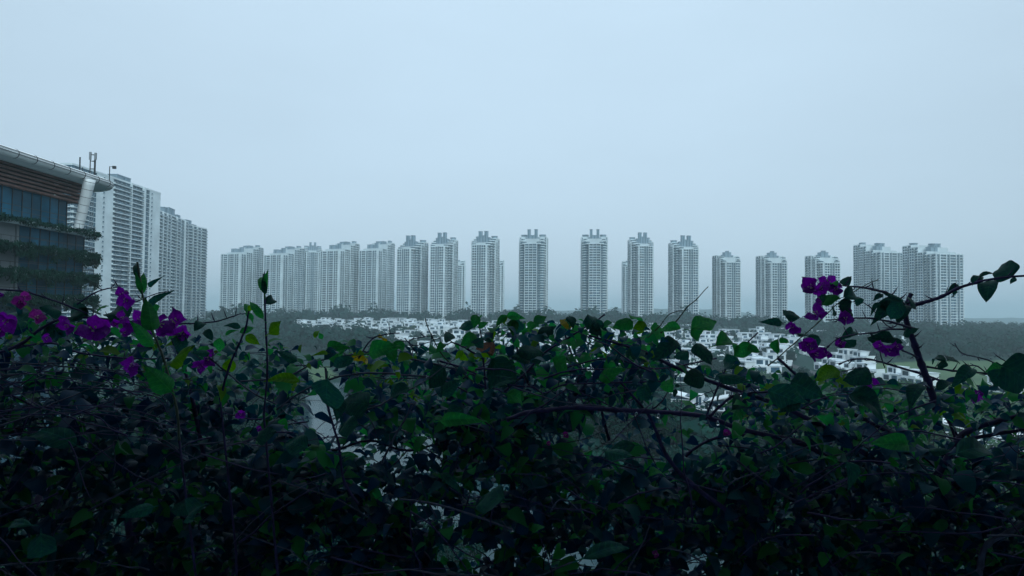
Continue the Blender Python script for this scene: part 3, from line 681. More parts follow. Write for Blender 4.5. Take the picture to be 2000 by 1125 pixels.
near_villa(1130, 772, 0.2, 0.8, 'white villa behind the centre of the hedge, dark lower storey')
near_villa(838, 716, 0.5, 0.7, 'white villa with blue grey windows standing alone among trees beyond the pond')
# silver car parked by the near villa
def car():
    p = G(1418, 868); root = empty('parked_car', (p[0], p[1], 0.15), -0.6, label='silver car parked below the villa with tilted roofs, seen under the long branch', cat='car')
    paint = mat('silver_car_paint', (0.45, 0.47, 0.5), 0.25, 0.03, 1.0, spec=0.6, metal=0.4)
    prof = [(-2.2,0.35),(-2.25,0.8),(-2.0,0.95),(-1.5,1.0),(-0.9,1.42),(0.5,1.46),(1.1,1.0),(2.0,0.85),(2.25,0.6),(2.2,0.35)]
    m = MB(); n = len(prof); vs = []
    for yy, k in ((-0.88, 0), (-0.8, 1), (0.8, 1), (0.88, 0)):
        for x, z in prof: vs.append((x*(1 if z < 1.2 else 0.98), yy*(0.82 if z > 1.2 else 1), z))
    fs = [tuple(range(n)), tuple(range(4*n-1, 3*n-1, -1))]+[(j*n+i, (j+1)*n+i, (j+1)*n+(i+1) % n, j*n+(i+1) % n) for j in range(3) for i in range(n)]
    m.add(vs, fs); m.obj('body', paint, root, smooth=False)
    m = MB(); m.add([(-1.45,-0.72,1.03),(-1.45,0.72,1.03),(-0.95,0.64,1.4),(-0.95,-0.64,1.4)], [(0,1,2,3)]); m.obj('rear_window', M_glass, root)
    m = MB(); m.add([(1.08,-0.72,1.04),(1.08,0.72,1.04),(0.56,0.64,1.44),(0.56,-0.64,1.44)], [(3,2,1,0)]); m.obj('windscreen', M_glass, root)
    for x in (-1.35, 1.4):
        for y in (-0.8, 0.8):
            m = MB(); m.tube([(x, y-0.11, 0.32), (x, y+0.11, 0.32)], 0.33, n=16); m.obj('wheel', M_dark, root)
car()
# village lanes and boundary wall
def lane(name, pts, wd, m, zoff=0.3, pix=True):
    g = [G(x, y)[:2] if pix else (x, y) for x, y in pts]; P2 = []
    for a, b in zip(g[:-1], g[1:]):
        n = max(1, int(math.hypot(b[0]-a[0], b[1]-a[1])/8))
        P2 += [(a[0]+(b[0]-a[0])*i/n, a[1]+(b[1]-a[1])*i/n) for i in range(n)]
    P2.append(g[-1]); V = []; 
    for i, q in enumerate(P2):
        a = P2[max(0, i-1)]; b = P2[min(len(P2)-1, i+1)]; d = np.array([b[0]-a[0], b[1]-a[1]]); d /= np.linalg.norm(d); nn = np.array([-d[1], d[0]])*wd/2
        for s_ in (-1, 1): x_, y_ = q[0]+nn[0]*s_, q[1]+nn[1]*s_; V.append((x_, y_, zt(x_, y_)+zoff))
    Fq = [(2*i, 2*i+1, 2*i+3, 2*i+2) for i in range(len(P2)-1)]
    tag(link(name, np_mesh(name, np.array(V), np.array(Fq), [m])), kind='structure'); return P2
lane('road', [(540,652),(760,668),(960,706),(1180,765),(1250,800)], 7, M_road)
lane('road', [(1320,650),(1480,690),(1640,745),(1840,850),(2050,960)], 6, M_road)
bw = [(x, 640+(x-1000)*0.006) for x in range(540, 1330, 20)]
m = MB(); gp = [G(x, 631.5+(x-1000)*0.0085) for x, _ in bw]
for a, b in zip(gp[:-1], gp[1:]):
    d = (b-a)[:2]; L = np.linalg.norm(d); u = d/L; nn = np.array([u[1], -u[0]])*0.2
    za, zb = zt(a[0], a[1]), zt(b[0], b[1])
    vs = [(*(a[:2]+nn), za-1), (*(b[:2]+nn), zb-1), (*(b[:2]-nn), zb-1), (*(a[:2]-nn), za-1), (*(a[:2]+nn), za+2.4), (*(b[:2]+nn), zb+2.4), (*(b[:2]-nn), zb+2.4), (*(a[:2]-nn), za+2.4)]
    m.add(vs, [(0,3,2,1),(4,5,6,7),(0,1,5,4),(1,2,6,5),(2,3,7,6),(3,0,4,7)])
tag(m.obj('boundary_wall', M_conc), 'long pale boundary wall between the far villas and the trees under the towers', 'wall')

# ------------------------------------------------------------------ tree planting
rt = random.Random(21)
def plant(poly, spacing, kinds, srange, label, group, avoid=9, jitter=0.5, zs=1.0, prob=1.0, maxn=400):
    g = [G(x, y)[:2] for x, y in poly]; X0, X1 = min(p[0] for p in g), max(p[0] for p in g); Y0, Y1 = min(p[1] for p in g), max(p[1] for p in g); n = 0
    Y = Y0
    while Y < Y1:
        X = X0
        while X < X1:
            x_, y_ = X+rt.uniform(-1, 1)*spacing*jitter, Y+rt.uniform(-1, 1)*spacing*jitter
            if n < maxn and rt.random() < prob and inpoly(x_, y_, g) and not inpoly(x_, y_, pond_xy) and far_enough(x_, y_, avoid, vill):
                tree(rt.choice(kinds), x_, y_, rt.uniform(*srange), label, group, zs); n += 1
            X += spacing
        Y += spacing
    return n
c = 0
c += plant([(548,640),(1000,640),(1320,655),(1560,675),(1560,705),(1500,735),(1400,760),(1180,755),(1040,750),(930,700),(780,700),(740,664)], 17, ['broad', 'olive', 'broad2', 'tall'], (0.65, 1.05), 'garden tree growing between the white villas', 'garden trees of the village', avoid=7.5, prob=0.75, maxn=120)
print('c', c)
c += plant([(400,690),(560,690),(700,690),(800,708),(930,712),(1010,760),(930,800),(760,800),(700,742),(590,716),(580,760),(560,840),(420,860),(380,760)], 10.5, ['broad', 'broad2', 'tall', 'near'], (0.8, 1.25), 'tree of the dense wood left of and beyond the pond', 'wood around the pond', avoid=9, maxn=115)
print('c', c)
c += plant([(1420,770),(1560,700),(1700,745),(1720,800),(1600,900),(1480,860)], 10, ['near_olive', 'olive', 'near'], (0.7, 1.0), 'tree on the slope between the villa rows on the right', 'trees between the right hand villa rows', avoid=11, maxn=50)
print('TREES', c)
for px, py, s, zs, lab in [(1225, 935, 1.35, 1.1, 'big dark feathery tree left of the villa with tilted roofs'), (1150, 905, 1.1, 1.0, 'dark tree just left of the big feathery one'), (1420, 905, 0.8, 0.8, 'pale olive shrub tree in front of the parked car'),
                           (600, 1160, 0.9, 1, 'leafy tree top at the near left bank of the pond'), (860, 1180, 0.8, 1, 'leafy tree top rising from the near bank of the pond'), (470, 1000, 1.2, 1, 'dark tree on the left bank of the pond'),
                           (1010, 860, 0.9, 1, 'tree at the right end of the far pond bank'), (1320, 985, 0.8, 1, 'low tree beneath the big feathery one'), (1510, 960, 1, 1, 'dark tree right of the parked car'), (300, 900, 1.3, 1, 'dark tree far left under the flowers')]:
    p = G(px, py); tree('near_olive' if 'olive' in lab else 'near', p[0], p[1], s, lab, None, zs)
# the right hand wood: one mass nobody could count
def wood(name, poly, n, label_kind, zr, seed, leaf, m, avoid=9, per=90):
    g = [G(x, y)[:2] for x, y in poly]; X0, X1 = min(p[0] for p in g), max(p[0] for p in g); Y0, Y1 = min(p[1] for p in g), max(p[1] for p in g)
    r = np.random.default_rng(seed); V = []; k = 0; t = 0
    while k < n and t < n*40:
        t += 1; X, Y = r.uniform(X0, X1), r.uniform(Y0, Y1)
        if not inpoly(X, Y, g) or not far_enough(X, Y, avoid, vill) or inpoly(X, Y, pond_xy) or inpoly(X, Y, mead_xy): continue
        k += 1; h = r.uniform(*zr)*(1.5 if r.random() < 0.08 else 1); w_ = h*r.uniform(0.7, 1.2); z0 = zt(X, Y)
        d = r.normal(size=(per, 3)); d[:, 2] = np.abs(d[:, 2])*0.9-0.25; d /= np.linalg.norm(d, axis=1)[:, None]
        lump = 1+0.3*np.sin(d[:, 0:1]*5+k)*np.cos(d[:, 2:3]*6+k)+0.25*np.sin(d[:, 1:2]*6+k*2)
        pos = np.array([X, Y, z0+h*0.5])+d*np.array([w_/2, w_/2, h*0.5])*lump*r.uniform(0.75, 1.05, (per, 1))
        nv = d+r.normal(size=(per, 3))*0.25; nv /= np.linalg.norm(nv, axis=1)[:, None]
        tt = np.cross(nv, r.normal(size=(per, 3))); tt /= np.linalg.norm(tt, axis=1)[:, None]; b = np.cross(nv, tt); s_ = leaf*h/8*r.uniform(0.6, 1.4, (per, 1))
        V.append(np.stack([pos-tt*s_, pos-b*s_*0.8, pos+tt*s_, pos+b*s_*0.8], axis=1).reshape(-1, 3))
    V = np.vstack(V); o = link(name, np_mesh(name, V, np.arange(len(V)).reshape(-1, 4), [m])); return o
tag(wood('wood', [(1480,648),(1660,645),(1900,646),(2100,650),(2100,704),(1800,706),(1700,712),(1640,700),(1560,682),(1420,655)], 1500, '', (5, 9), 4, 0.9, M_tree), 'dense far off wood of rounded crowns between the last towers and the meadow', 'wood', kind='stuff')
tag(wood('wood', [(380,622),(440,618),(1700,640),(2100,640),(2100,648),(1660,645),(1300,640),(560,630),(440,634),(380,640)], 1200, '', (7, 12), 6, 1.0, M_tree), 'hazy belt of woodland behind the tower row', 'wood', kind='stuff')

tag(wood('shrubbery', [(548,640),(1000,640),(1320,655),(1560,675),(1560,705),(1500,735),(1400,770),(1180,765),(1040,760),(930,706),(780,700),(740,664)], 420, '', (3.5, 7), 14, 0.75, M_tree, avoid=7), 'low garden greenery filling the spaces between the white villas', 'shrubbery', kind='stuff')
tag(wood('shrubbery', [(880,705),(1300,762),(1330,840),(1400,1000),(1300,1080),(1100,960),(1040,920),(880,840)], 190, '', (5, 10), 15, 0.5, M_tree, avoid=11, per=420), 'dense undergrowth right of the pond in front of the villas', 'shrubbery', kind='stuff')
tag(wood('shrubbery', [(1440,745),(1700,760),(1900,800),(2060,850),(2060,1100),(1480,1100),(1400,950)], 190, '', (4, 8), 16, 0.5, M_tree2, avoid=11, per=360), 'olive green undergrowth on the slope at the near right', 'shrubbery', kind='stuff')
tag(wood('shrubbery', [(300,760),(590,760),(560,840),(640,990),(640,1120),(100,1120)], 170, '', (5, 10), 17, 0.5, M_tree, avoid=11, per=360), 'dense undergrowth on the left bank of the pond', 'shrubbery', kind='stuff')
tag(wood('wood', [(440,634),(620,631),(760,628.5),(1330,637),(1700,655),(1700,662),(1330,642.5),(760,633),(550,640),(440,640)], 420, '', (9, 15), 8, 0.8, M_tree), 'dark strip of wood at the foot of the tower row', 'wood', kind='stuff')
tag(wood('wood', [(380,640),(560,650),(740,668),(800,708),(700,692),(560,690),(400,690),(330,700),(330,650)], 420, '', (7, 11), 10, 0.8, M_tree), 'dense wood between the pond and the left towers', 'wood', kind='stuff')

M_wallb = mat('pale_bounce_render', (0.45, 0.60, 0.70), 0.85, 0.05, 0.5)  # pale tone chosen to bounce skylight back onto the hedge
# ------------------------------------------------------------------ foreground terrace (behind and under the camera)
m = MB(); m.box(-14, 14, -5, 2.0, CAMZ-2.2, CAMZ-1.6); tag(m.obj('terrace_floor', M_wallb), kind='structure')
def make_shade_building():  # upper wall and slab are unseen, added to shade the hedge
    root = empty('shade_building', (0, -12, 0), label='unseen pale building behind the terrace, added to shade the hedge', cat='building')
    m = MB(); m.box(-14, 14, 6.9, 13.9, -1, CAMZ-2.21); m.obj('lower_wall', M_grey, root)
    m = MB(); m.box(-14, 14, -8, 7.0, -1, CAMZ+16); m.obj('wall', M_wallb, root)
    m = MB(); m.box(-14, 14, 7.001, OVER+12, CAMZ+1.5, CAMZ+1.8); m.obj('shade_slab', M_wallb, root)
OVER = 0.3
make_shade_building()
root = empty('planter', (0, 0, 0), label='long concrete planter trough the bougainvillea hedge grows from', cat='planter')
m = MB(); m.box(-6, 6, 0.75, 0.85, CAMZ-1.6, CAMZ-0.95); m.box(-6, 6, 1.9, 1.99, CAMZ-1.6, CAMZ-0.95); m.obj('trough_wall', M_grey, root)
m = MB(); m.box(-6, 6, 0.851, 1.899, CAMZ-1.59, CAMZ-1.02); m.obj('soil', M_ground, root)

# ------------------------------------------------------------------ bougainvillea hedge
def leafmat(name, c1, c2, trans, rough=0.5, spec=0.07, vein=True, petal=False):
    m = mat(name, c1, rough, 0.2, 9 if not petal else 5, spec=spec, col2=c2, trans=trans, rnd=0.3)
    t = m.node_tree; b = t.nodes['Principled BSDF']; N = t.nodes; L = t.links
    b.inputs['Specular Tint'].default_value = (0.35, 0.75, 1.0, 1)
    tc = N.new('ShaderNodeTexCoord')
    if petal:
        v = N.new('ShaderNodeTexVoronoi'); v.feature = 'DISTANCE_TO_EDGE'; v.inputs['Scale'].default_value = 5.5; L.new(tc.outputs['Object'], v.inputs['Vector'])
        r = N.new('ShaderNodeMapRange'); r.inputs[1].default_value = 0.0; r.inputs[2].default_value = 0.09; L.new(v.outputs['Distance'], r.inputs[0]); h = r.outputs[0]
    else:
        sp = N.new('ShaderNodeSeparateXYZ'); L.new(tc.outputs['Object'], sp.inputs[0])
        def M(op, a, b_=None, v=None):
            n = N.new('ShaderNodeMath'); n.operation = op; L.new(a, n.inputs[0])
            if b_ is not None: L.new(b_, n.inputs[1])
            if v is not None: n.inputs[1].default_value = v
            return n.outputs[0]
        ax = M('ABSOLUTE', sp.outputs[0]); mid = M('GREATER_THAN', ax, v=0.012)
        q = M('FRACT', M('MULTIPLY', M('SUBTRACT', sp.outputs[1], M('MULTIPLY', ax, v=0.7)), v=8.0)); side = M('GREATER_THAN', q, v=0.13)
        h = M('MULTIPLY', mid, side)
    bc = b.inputs['Base Color'].links[0].from_socket; hs = N.new('ShaderNodeHueSaturation')
    mr = N.new('ShaderNodeMapRange'); mr.inputs[3].default_value = 0.6 if petal else (1.7 if vein else 1.0); mr.inputs[4].default_value = 1.0; L.new(h, mr.inputs[0]); L.new(mr.outputs[0], hs.inputs['Value'])
    L.new(bc, hs.inputs['Color']); L.new(hs.outputs[0], b.inputs['Base Color'])
    if vein:
        bp = N.new('ShaderNodeBump'); bp.inputs['Strength'].default_value = 0.5; bp.inputs['Distance'].default_value = 0.001; L.new(h, bp.inputs['Height']); L.new(bp.outputs[0], b.inputs['Normal'])
    return m
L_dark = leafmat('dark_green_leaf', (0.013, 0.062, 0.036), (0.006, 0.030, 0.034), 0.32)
L_mid = leafmat('mid_green_leaf', (0.030, 0.160, 0.038), (0.016, 0.095, 0.036), 0.5)
L_yel = leafmat('yellow_green_leaf', (0.075, 0.17, 0.02), (0.04, 0.11, 0.018), 0.45)
L_old = leafmat('yellowed_leaf', (0.30, 0.22, 0.03), (0.12, 0.12, 0.02), 0.35)
L_brown = leafmat('dead_brown_leaf', (0.17, 0.08, 0.05), (0.08, 0.04, 0.03), 0.2, 0.7)
M_petal = leafmat('purple_bract', (0.19, 0.035, 0.27), (0.10, 0.018, 0.17), 0.42, 0.6, 0.10, petal=True)
M_petal2 = leafmat('magenta_bract', (0.24, 0.045, 0.20), (0.13, 0.02, 0.12), 0.4, 0.6, 0.10, petal=True)
M_stem = mat('woody_stem', (0.018, 0.012, 0.055), 0.7, 0.3, 60, bump=0.4, spec=0.3)
M_twig = mat('dry_twig', (0.046, 0.050, 0.080), 0.7, 0.3, 60, spec=0.3)
M_shoot = mat('green_shoot', (0.035, 0.05, 0.03), 0.6, 0.2, 60, spec=0.3)
F_shade = leafmat('painted_shade_leaf', (0.004, 0.034, 0.056), (0.001, 0.014, 0.050), 0.25, vein=False, spec=0.22)  # navy shadow tone of the hedge painted into the leaf colour
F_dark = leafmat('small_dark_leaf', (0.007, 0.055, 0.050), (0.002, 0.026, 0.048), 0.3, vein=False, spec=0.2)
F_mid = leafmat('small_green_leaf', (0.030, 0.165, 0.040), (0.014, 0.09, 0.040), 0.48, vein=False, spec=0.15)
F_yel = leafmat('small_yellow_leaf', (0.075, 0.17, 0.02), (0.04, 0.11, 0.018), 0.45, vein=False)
FM = [F_shade, F_dark, F_mid, F_yel]
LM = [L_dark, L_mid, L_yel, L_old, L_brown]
OUT_A = ([0,.05,.12,.2,.3,.4,.5,.6,.7,.8,.9,1], [.03,.38,.66,.86,.98,1,.95,.83,.64,.40,.17,.01])
OUT_B = ([0,.05,.12,.2,.3,.4,.5,.6,.7,.8,.88,.94,1], [.05,.55,.82,.95,1,1,.97,.9,.78,.58,.36,.15,.01])
def leaf_grid(nl, nw, wr, fold=0.22, droop=0.25, out=OUT_A, wave=0.0, twist=0.0, ph=0.0, stalk=True, tipk=0):
    V = []
    for i in range(nl+1):
        t = i/nl; hw = wr/2*np.interp(t, *out)*(1+0.05*math.sin(9*t+ph))
        for j in range(nw+1):
            s_ = j/nw*2-1; x = s_*hw; z = fold*abs(x)*1.2-droop*t*t+0.12*math.sin(math.pi*t)+wave*math.sin(7*t+3*s_+ph)*abs(s_)*0.5-0.04*abs(s_)**3
            if nl > 6: z += 0.012*math.sin(26*t-6*abs(s_))*(abs(s_) > 0.1)
            V.append((x+twist*t*t*0.3, t, z))
    Fq = [(i*(nw+1)+j, i*(nw+1)+j+1, (i+1)*(nw+1)+j+1, (i+1)*(nw+1)+j) for i in range(nl) for j in range(nw)]
    if stalk:
        b = len(V); V += [(-0.012, -0.22, -0.03), (0.012, -0.22, -0.03), (0.012, 0.02, 0.0), (-0.012, 0.02, 0.0)]; Fq.append((b, b+1, b+2, b+3))
    return np.array(V), np.array(Fq)
def frame_from(b, t, nrm):
    y = t-b; L = np.linalg.norm(y); y = y/L; n = nrm-y*np.dot(nrm, y); n /= np.linalg.norm(n)+1e-9; x = np.cross(y, n); return np.column_stack([x, y, n]), L
KEEP = []   # silhouettes already used
SH = {}
def shrub(key, name, x, label, cat='shrub'):
    p = P(x, 900, 1.3); SH[key] = empty(name, (p[0], 1.3, CAMZ-1.0), label=label, cat=cat); return SH[key]
shrub('L', 'bougainvillea_shrub', 260, 'dense dark bougainvillea at the left with a row of purple flowers along its top')
shrub('C', 'bougainvillea_shrub', 980, 'middle bougainvillea of the hedge with green leaves on top and a long bare horizontal branch')
shrub('R', 'bougainvillea_shrub', 1760, 'right hand bougainvillea with a thick thorny stem rising above the hedge into the sky')
shrub('S1', 'leafy_shoot', 300, 'tall green shoot with closed leaf bud rising over the left purple flowers', 'plant')
shrub('S2', 'leafy_shoot', 515, 'thin straight dark stalk with a pointed leaf bud, standing before the far left towers', 'plant')
shrub('S3', 'leafy_shoot', 460, 'slanting shoot with a forked yellow green tip, left of the thin straight stalk', 'plant')
LEAFV = [[leaf_grid(14, 6, 0.58*a, 0.28*b_, 0.30*b_, wave=0.10*a, twist=t_, ph=t_*9) for a, b_, t_ in VAR] for VAR in [[(1, 1, 0.1), (1.12, 0.4, -0.3), (0.85, 1.9, 0.4), (1.0, -0.9, -0.1)]]]
LEAFV += [[leaf_grid(14, 6, 0.70*a, 0.22*b_, 0.24*b_, wave=0.14*a, out=OUT_B, twist=t_, ph=t_*7) for a, b_, t_ in [(1, 1, 0.2), (1.1, 0.3, -0.3), (0.85, 2.0, 0.3), (0.95, -1, 0)]]]
LEAFV += [[leaf_grid(14, 6, 0.42*a, 0.35*b_, 0.38*b_, twist=0.5*t_, wave=0.08, ph=t_) for a, b_, t_ in [(1, 1, 1), (1.1, 0.6, -1), (0.85, 1.5, 0.5), (1, -0.8, -0.4)]]]
LEAFV += [[leaf_grid(14, 6, 0.84*a, 0.18*b_, 0.14*b_, wave=0.10, out=OUT_B, ph=b_) for a, b_ in [(1, 1), (1.05, 0.3), (0.9, 1.8), (1, -0.8)]]]
LEAFV += [[leaf_grid(14, 6, 0.26*a, 0.4*b_, 0.3*b_, ph=b_) for a, b_ in [(1, 1), (1.1, 0.4), (0.9, 1.4), (1, -0.6)]]]
LMESH = {}
def put_leaf(key, xb, yb, xt, yt, D, kind, mi, dd=0.0):
    b = P(xb, yb, D); t = P(xt, yt, D+dd); tocam = C0-b; tocam /= np.linalg.norm(tocam)
    nrm = tocam*0.9+np.array([random.uniform(-.45, .45), 0, 0.35+random.uniform(-.3, .4)])
    M3, L = frame_from(b, t, nrm)
    k = (kind, mi, random.randrange(4))
    if k not in LMESH: V, Fq = LEAFV[kind][k[2]]; LMESH[k] = np_mesh('leaf', V, Fq, [LM[mi]], smooth=True)
    root = SH[key]; o = link('leaf', LMESH[k], root); M = Matrix(M3.tolist()).to_4x4(); M = Matrix.Translation((b-np.array(root.location)).tolist()) @ M @ Matrix.Diagonal((L, L, L, 1)); o.matrix_local = M
    return o
def branch(key, pts, w0, w1, D=1.0, D2=None, m=None, thorns=True, name='branch'):
    """pts in photo pixels, w in photo pixels at depth D"""
    D2 = D if D2 is None else D2; n = len(pts)
    q = []                                                # Catmull-Rom for a natural bend
    for i in range(n-1):
        p0, p1, p2, p3 = [np.array(pts[max(0, min(n-1, j))], float) for j in (i-1, i, i+1, i+2)]
        for s_ in range(5):
            t = s_/5; q.append(0.5*((2*p1)+(-p0+p2)*t+(2*p0-5*p1+4*p2-p3)*t*t+(-p0+3*p1-3*p2+p3)*t**3))
    q.append(np.array(pts[-1], float)); k = len(q); W = []; Rr = []
    root = SH[key]; off = np.array(root.location); px = 1/F
    for i, a in enumerate(q):
        f = i/(k-1); d = D+(D2-D)*f; W.append(P(a[0]+random.uniform(-.5, .5), a[1]+random.uniform(-.5, .5), d)-off)
        knot = 1.25 if i % 5 == 0 else 1.0; Rr.append((w0+(w1-w0)*f)*0.5*px*d*knot)
    mb = MB(); mb.tube(W, Rr, n=7)
    if thorns:
        for i in range(2, k-1, 3):
            d = np.array([random.uniform(-1, 1), random.uniform(-.4, .4), random.uniform(-.6, 1)]); d /= np.linalg.norm(d); r0 = Rr[i]
            mb.tube([W[i], W[i]+d*(r0+0.004), W[i]+d*(r0+0.010)+np.array([0, 0, 0.002])], [r0*0.5, 0.0008, 0.0002], n=4)
    return mb.obj(name, m or M_stem, root, smooth=True)
B = branch
# right shrub
B('R', [(1830,800),(1812,745),(1800,712),(1787,675),(1774,640),(1768,612),(1772,592),(1780,574)], 14.5, 8, 0.95)
B('R', [(1772,600),(1800,592),(1840,579),(1870,564),(1905,552),(1950,543),(2030,536)], 8, 4, 0.95, 0.8)
B('R', [(1774,604),(1755,586),(1730,572),(1700,564),(1670,560),(1640,558)], 8, 2.5, 0.95, 0.85)
B('R', [(1786,642),(1745,630),(1700,622),(1660,622),(1615,625)], 5, 2, 0.95, 0.85)
B('R', [(1780,645),(1740,643),(1705,650),(1670,653),(1640,660),(1615,678)], 4, 2, 0.95, 0.85)
B('R', [(1795,700),(1765,685),(1738,676)], 4, 2.5, 0.95, 0.9)
B('R', [(1850,748),(1790,727),(1740,713),(1700,702),(1665,702),(1638,712)], 5, 2.5, 1.0)
B('R', [(1500,715),(1550,672),(1600,628),(1640,590),(1680,562),(1715,546)], 2.5, 1.5, 0.9, m=M_shoot, thorns=False)
B('R', [(1770,612),(1740,640),(1700,600),(1672,585)], 2.5, 1.5, 0.95)
B('R', [(1865,670),(1880,690),(1930,703),(1965,722),(2000,735)], 2, 3, 0.95, m=M_twig)
B('R', [(1810,716),(1860,724),(1920,729),(1980,738)], 4, 3, 0.95)
B('R', [(1945,693),(1975,713),(2005,725)], 2, 2.5, 0.95, m=M_twig)
B('R', [(1885,715),(1910,716),(1945,740),(1990,735)], 2.5, 2.5, 1.0)
B('R', [(1700,650),(1712,665),(1722,700),(1728,718)], 3, 2, 0.95, m=M_twig, thorns=False)
B('R', [(2010,1018),(1970,1040),(1930,1062),(1915,1100),(1912,1140)], 9, 13, 1.0, m=M_twig)
B('R', [(2010,808),(1950,822),(1890,842),(1870,862),(1830,930)], 8, 14, 1.05)
B('R', [(2010,838),(1960,845),(1900,856),(1870,862)], 6, 9, 1.05)
B('R', [(1770,640),(1830,780),(1870,860),(1900,1000)], 4, 12, 1.3)
B('R', [(1520,700),(1600,770),(1680,815),(1780,870),(1880,960)], 5, 10, 1.1)
B('R', [(1500,860),(1600,870),(1700,850),(1800,880),(1900,900)], 4, 6, 1.2)
B('R', [(1440,900),(1560,980),(1640,940),(1680,925)], 4, 3, 1.0, m=M_twig)
B('R', [(1560,760),(1610,735),(1680,718)], 3, 2, 0.95, m=M_twig)
# centre
B('C', [(990,820),(1030,806),(1070,801),(1130,796),(1200,801),(1260,803),(1330,808),(1385,816),(1440,836),(1500,851),(1560,864),(1640,905)], 8.5, 10, 0.95, 1.05)
B('C', [(1385,814),(1405,795),(1430,775),(1460,768),(1500,765)], 6, 4, 0.97)
B('C', [(1150,655),(1210,672),(1260,688),(1310,713),(1370,738),(1430,760),(1520,790),(1600,830),(1720,905)], 4, 11, 0.95, 1.05)
B('C', [(1210,745),(1240,778),(1268,812),(1285,850),(1305,895),(1350,945),(1440,1012)], 4, 10, 1.0)
B('C', [(860,705),(900,718),(960,742),(1010,754),(1040,756),(1065,768),(1100,752),(1180,748),(1290,745)], 4, 3, 0.9)
B('C', [(470,745),(560,735),(620,706),(690,693),(760,693),(830,707),(900,724),(975,750)], 3.5, 4.5, 0.95, m=M_twig)
B('C', [(540,800),(590,765),(650,739),(720,728),(800,733),(880,740)], 3.5, 3.5, 0.9, m=M_twig)
B('C', [(985,765),(1030,725),(1062,690),(1110,660),(1150,635),(1182,614)], 5, 3, 1.0)
B('C', [(1000,755),(1060,775),(1110,787),(1180,793)], 3, 2, 0.85, m=M_twig)
B('C', [(1290,650),(1320,628),(1342,600),(1360,585),(1383,560)], 3, 1.5, 0.95, m=M_shoot, thorns=False)
B('C', [(1265,660),(1290,635),(1310,612),(1345,605)], 2, 1.5, 0.95, m=M_shoot, thorns=False)
B('C', [(948,760),(944,700),(940,660),(932,615)], 4, 2, 0.95, m=M_stem, thorns=False)
B('C', [(830,622),(845,660),(870,700),(925,745)], 2, 2.5, 0.95, m=M_shoot, thorns=False)
B('C', [(945,702),(915,683),(892,672),(880,668)], 4, 2.5, 0.95)
B('C', [(690,1080),(750,1010),(830,965),(865,925),(870,870),(890,820),(910,780)], 14, 5, 1.1)
B('C', [(700,1030),(780,1045),(830,1090),(850,1140)], 13, 16, 1.1)
B('C', [(780,975),(850,985),(920,1005),(1000,1035)], 4, 4, 0.9, m=M_twig)
B('C', [(636,720),(642,800),(662,870),(672,940),(700,985)], 4, 5, 0.9)
B('C', [(745,905),(762,870),(790,820),(812,785)], 5, 3, 0.8, m=M_twig)
B('C', [(1075,1000),(1100,975),(1155,1018)], 3, 2, 0.9, m=M_twig)
B('C', [(1000,640),(1015,700),(1035,770),(1020,860)], 3, 8, 1.1)
B('C', [(1100,640),(1120,700),(1160,760),(1190,860)], 3, 6, 1.15)
B('C', [(1480,560+90),(1430,700),(1400,760),(1380,812)], 2.5, 4, 1.0)
B('C', [(1100,720),(1190,700),(1280,720),(1400,700)], 3, 3, 1.0)
B('C', [(1230,1010),(1290,960),(1340,890),(1400,855),(1480,848)], 7, 5, 1.1)
B('C', [(700,700),(730,660),(780,650)], 3, 2, 0.95)
B('C', [(815,690),(800,665),(850,655)], 2.5, 1.5, 0.95)
B('C', [(790,640+20),(810,675),(860,660)], 2, 1.5, 0.95)
B('C', [(560,850),(640,880),(720,860),(800,880),(900,850)], 5, 4, 1.1)
B('C', [(900,870),(990,840),(1040,810)], 8, 10, 1.1)
B('C', [(1020,810),(1010,870),(1000,930),(1010,1000)], 16, 10, 1.15)
# left
B('L', [(-20,695),(40,672),(80,642),(120,623),(180,620),(240,630),(300,634),(370,632)], 7, 3, 0.9)
B('L', [(-10,566),(40,568),(85,580),(130,596),(170,612)], 4, 3, 0.9)
B('L', [(150,594),(185,572),(210,564),(235,560)], 3, 2, 0.9)
B('L', [(370,632),(420,628),(455,618),(470,612)], 3, 2, 0.9)
B('L', [(265,590),(300,575),(330,568)], 2, 1.5, 0.9)
B('L', [(405,695),(440,725),(490,765),(540,790)], 3.5, 3, 0.85, m=M_twig)
B('L', [(30,680),(100,670),(160,690),(260,700),(330,700)], 4, 3, 0.95)
for i in range(22): B('L', [(-20,715+i*7+random.uniform(-9,9)),(90+random.uniform(-20,20),710+i*7+random.uniform(-9,9)),(200,722+i*6+random.uniform(-12,12)),(300,735+i*6+random.uniform(-12,12)),(380+random.uniform(-60,30),755+i*7)], 2.2, 1.3, random.uniform(0.85,1.3), m=random.choice([M_twig, M_stem, M_stem]))
B('L', [(330,650),(360,720),(380,800),(400,900)], 5, 9, 1.1)
B('L', [(150,1010),(300,930),(420,880),(520,850)], 4, 3, 1.0, m=M_twig)
B('S1', [(268,512),(274,548),(281,590),(297,645),(320,702),(345,800),(350,860)], 3.5, 5, 0.8, m=M_shoot, thorns=False, name='stalk')
B('S2', [(515,535),(517,590),(520,660),(522,725),(515,810)], 3.5, 4, 0.8, m=M_stem, thorns=False, name='stalk')
B('S3', [(486,606),(480,640),(466,675),(448,715),(430,780)], 3.5, 5, 0.85, m=M_stem, thorns=False, name='stalk')

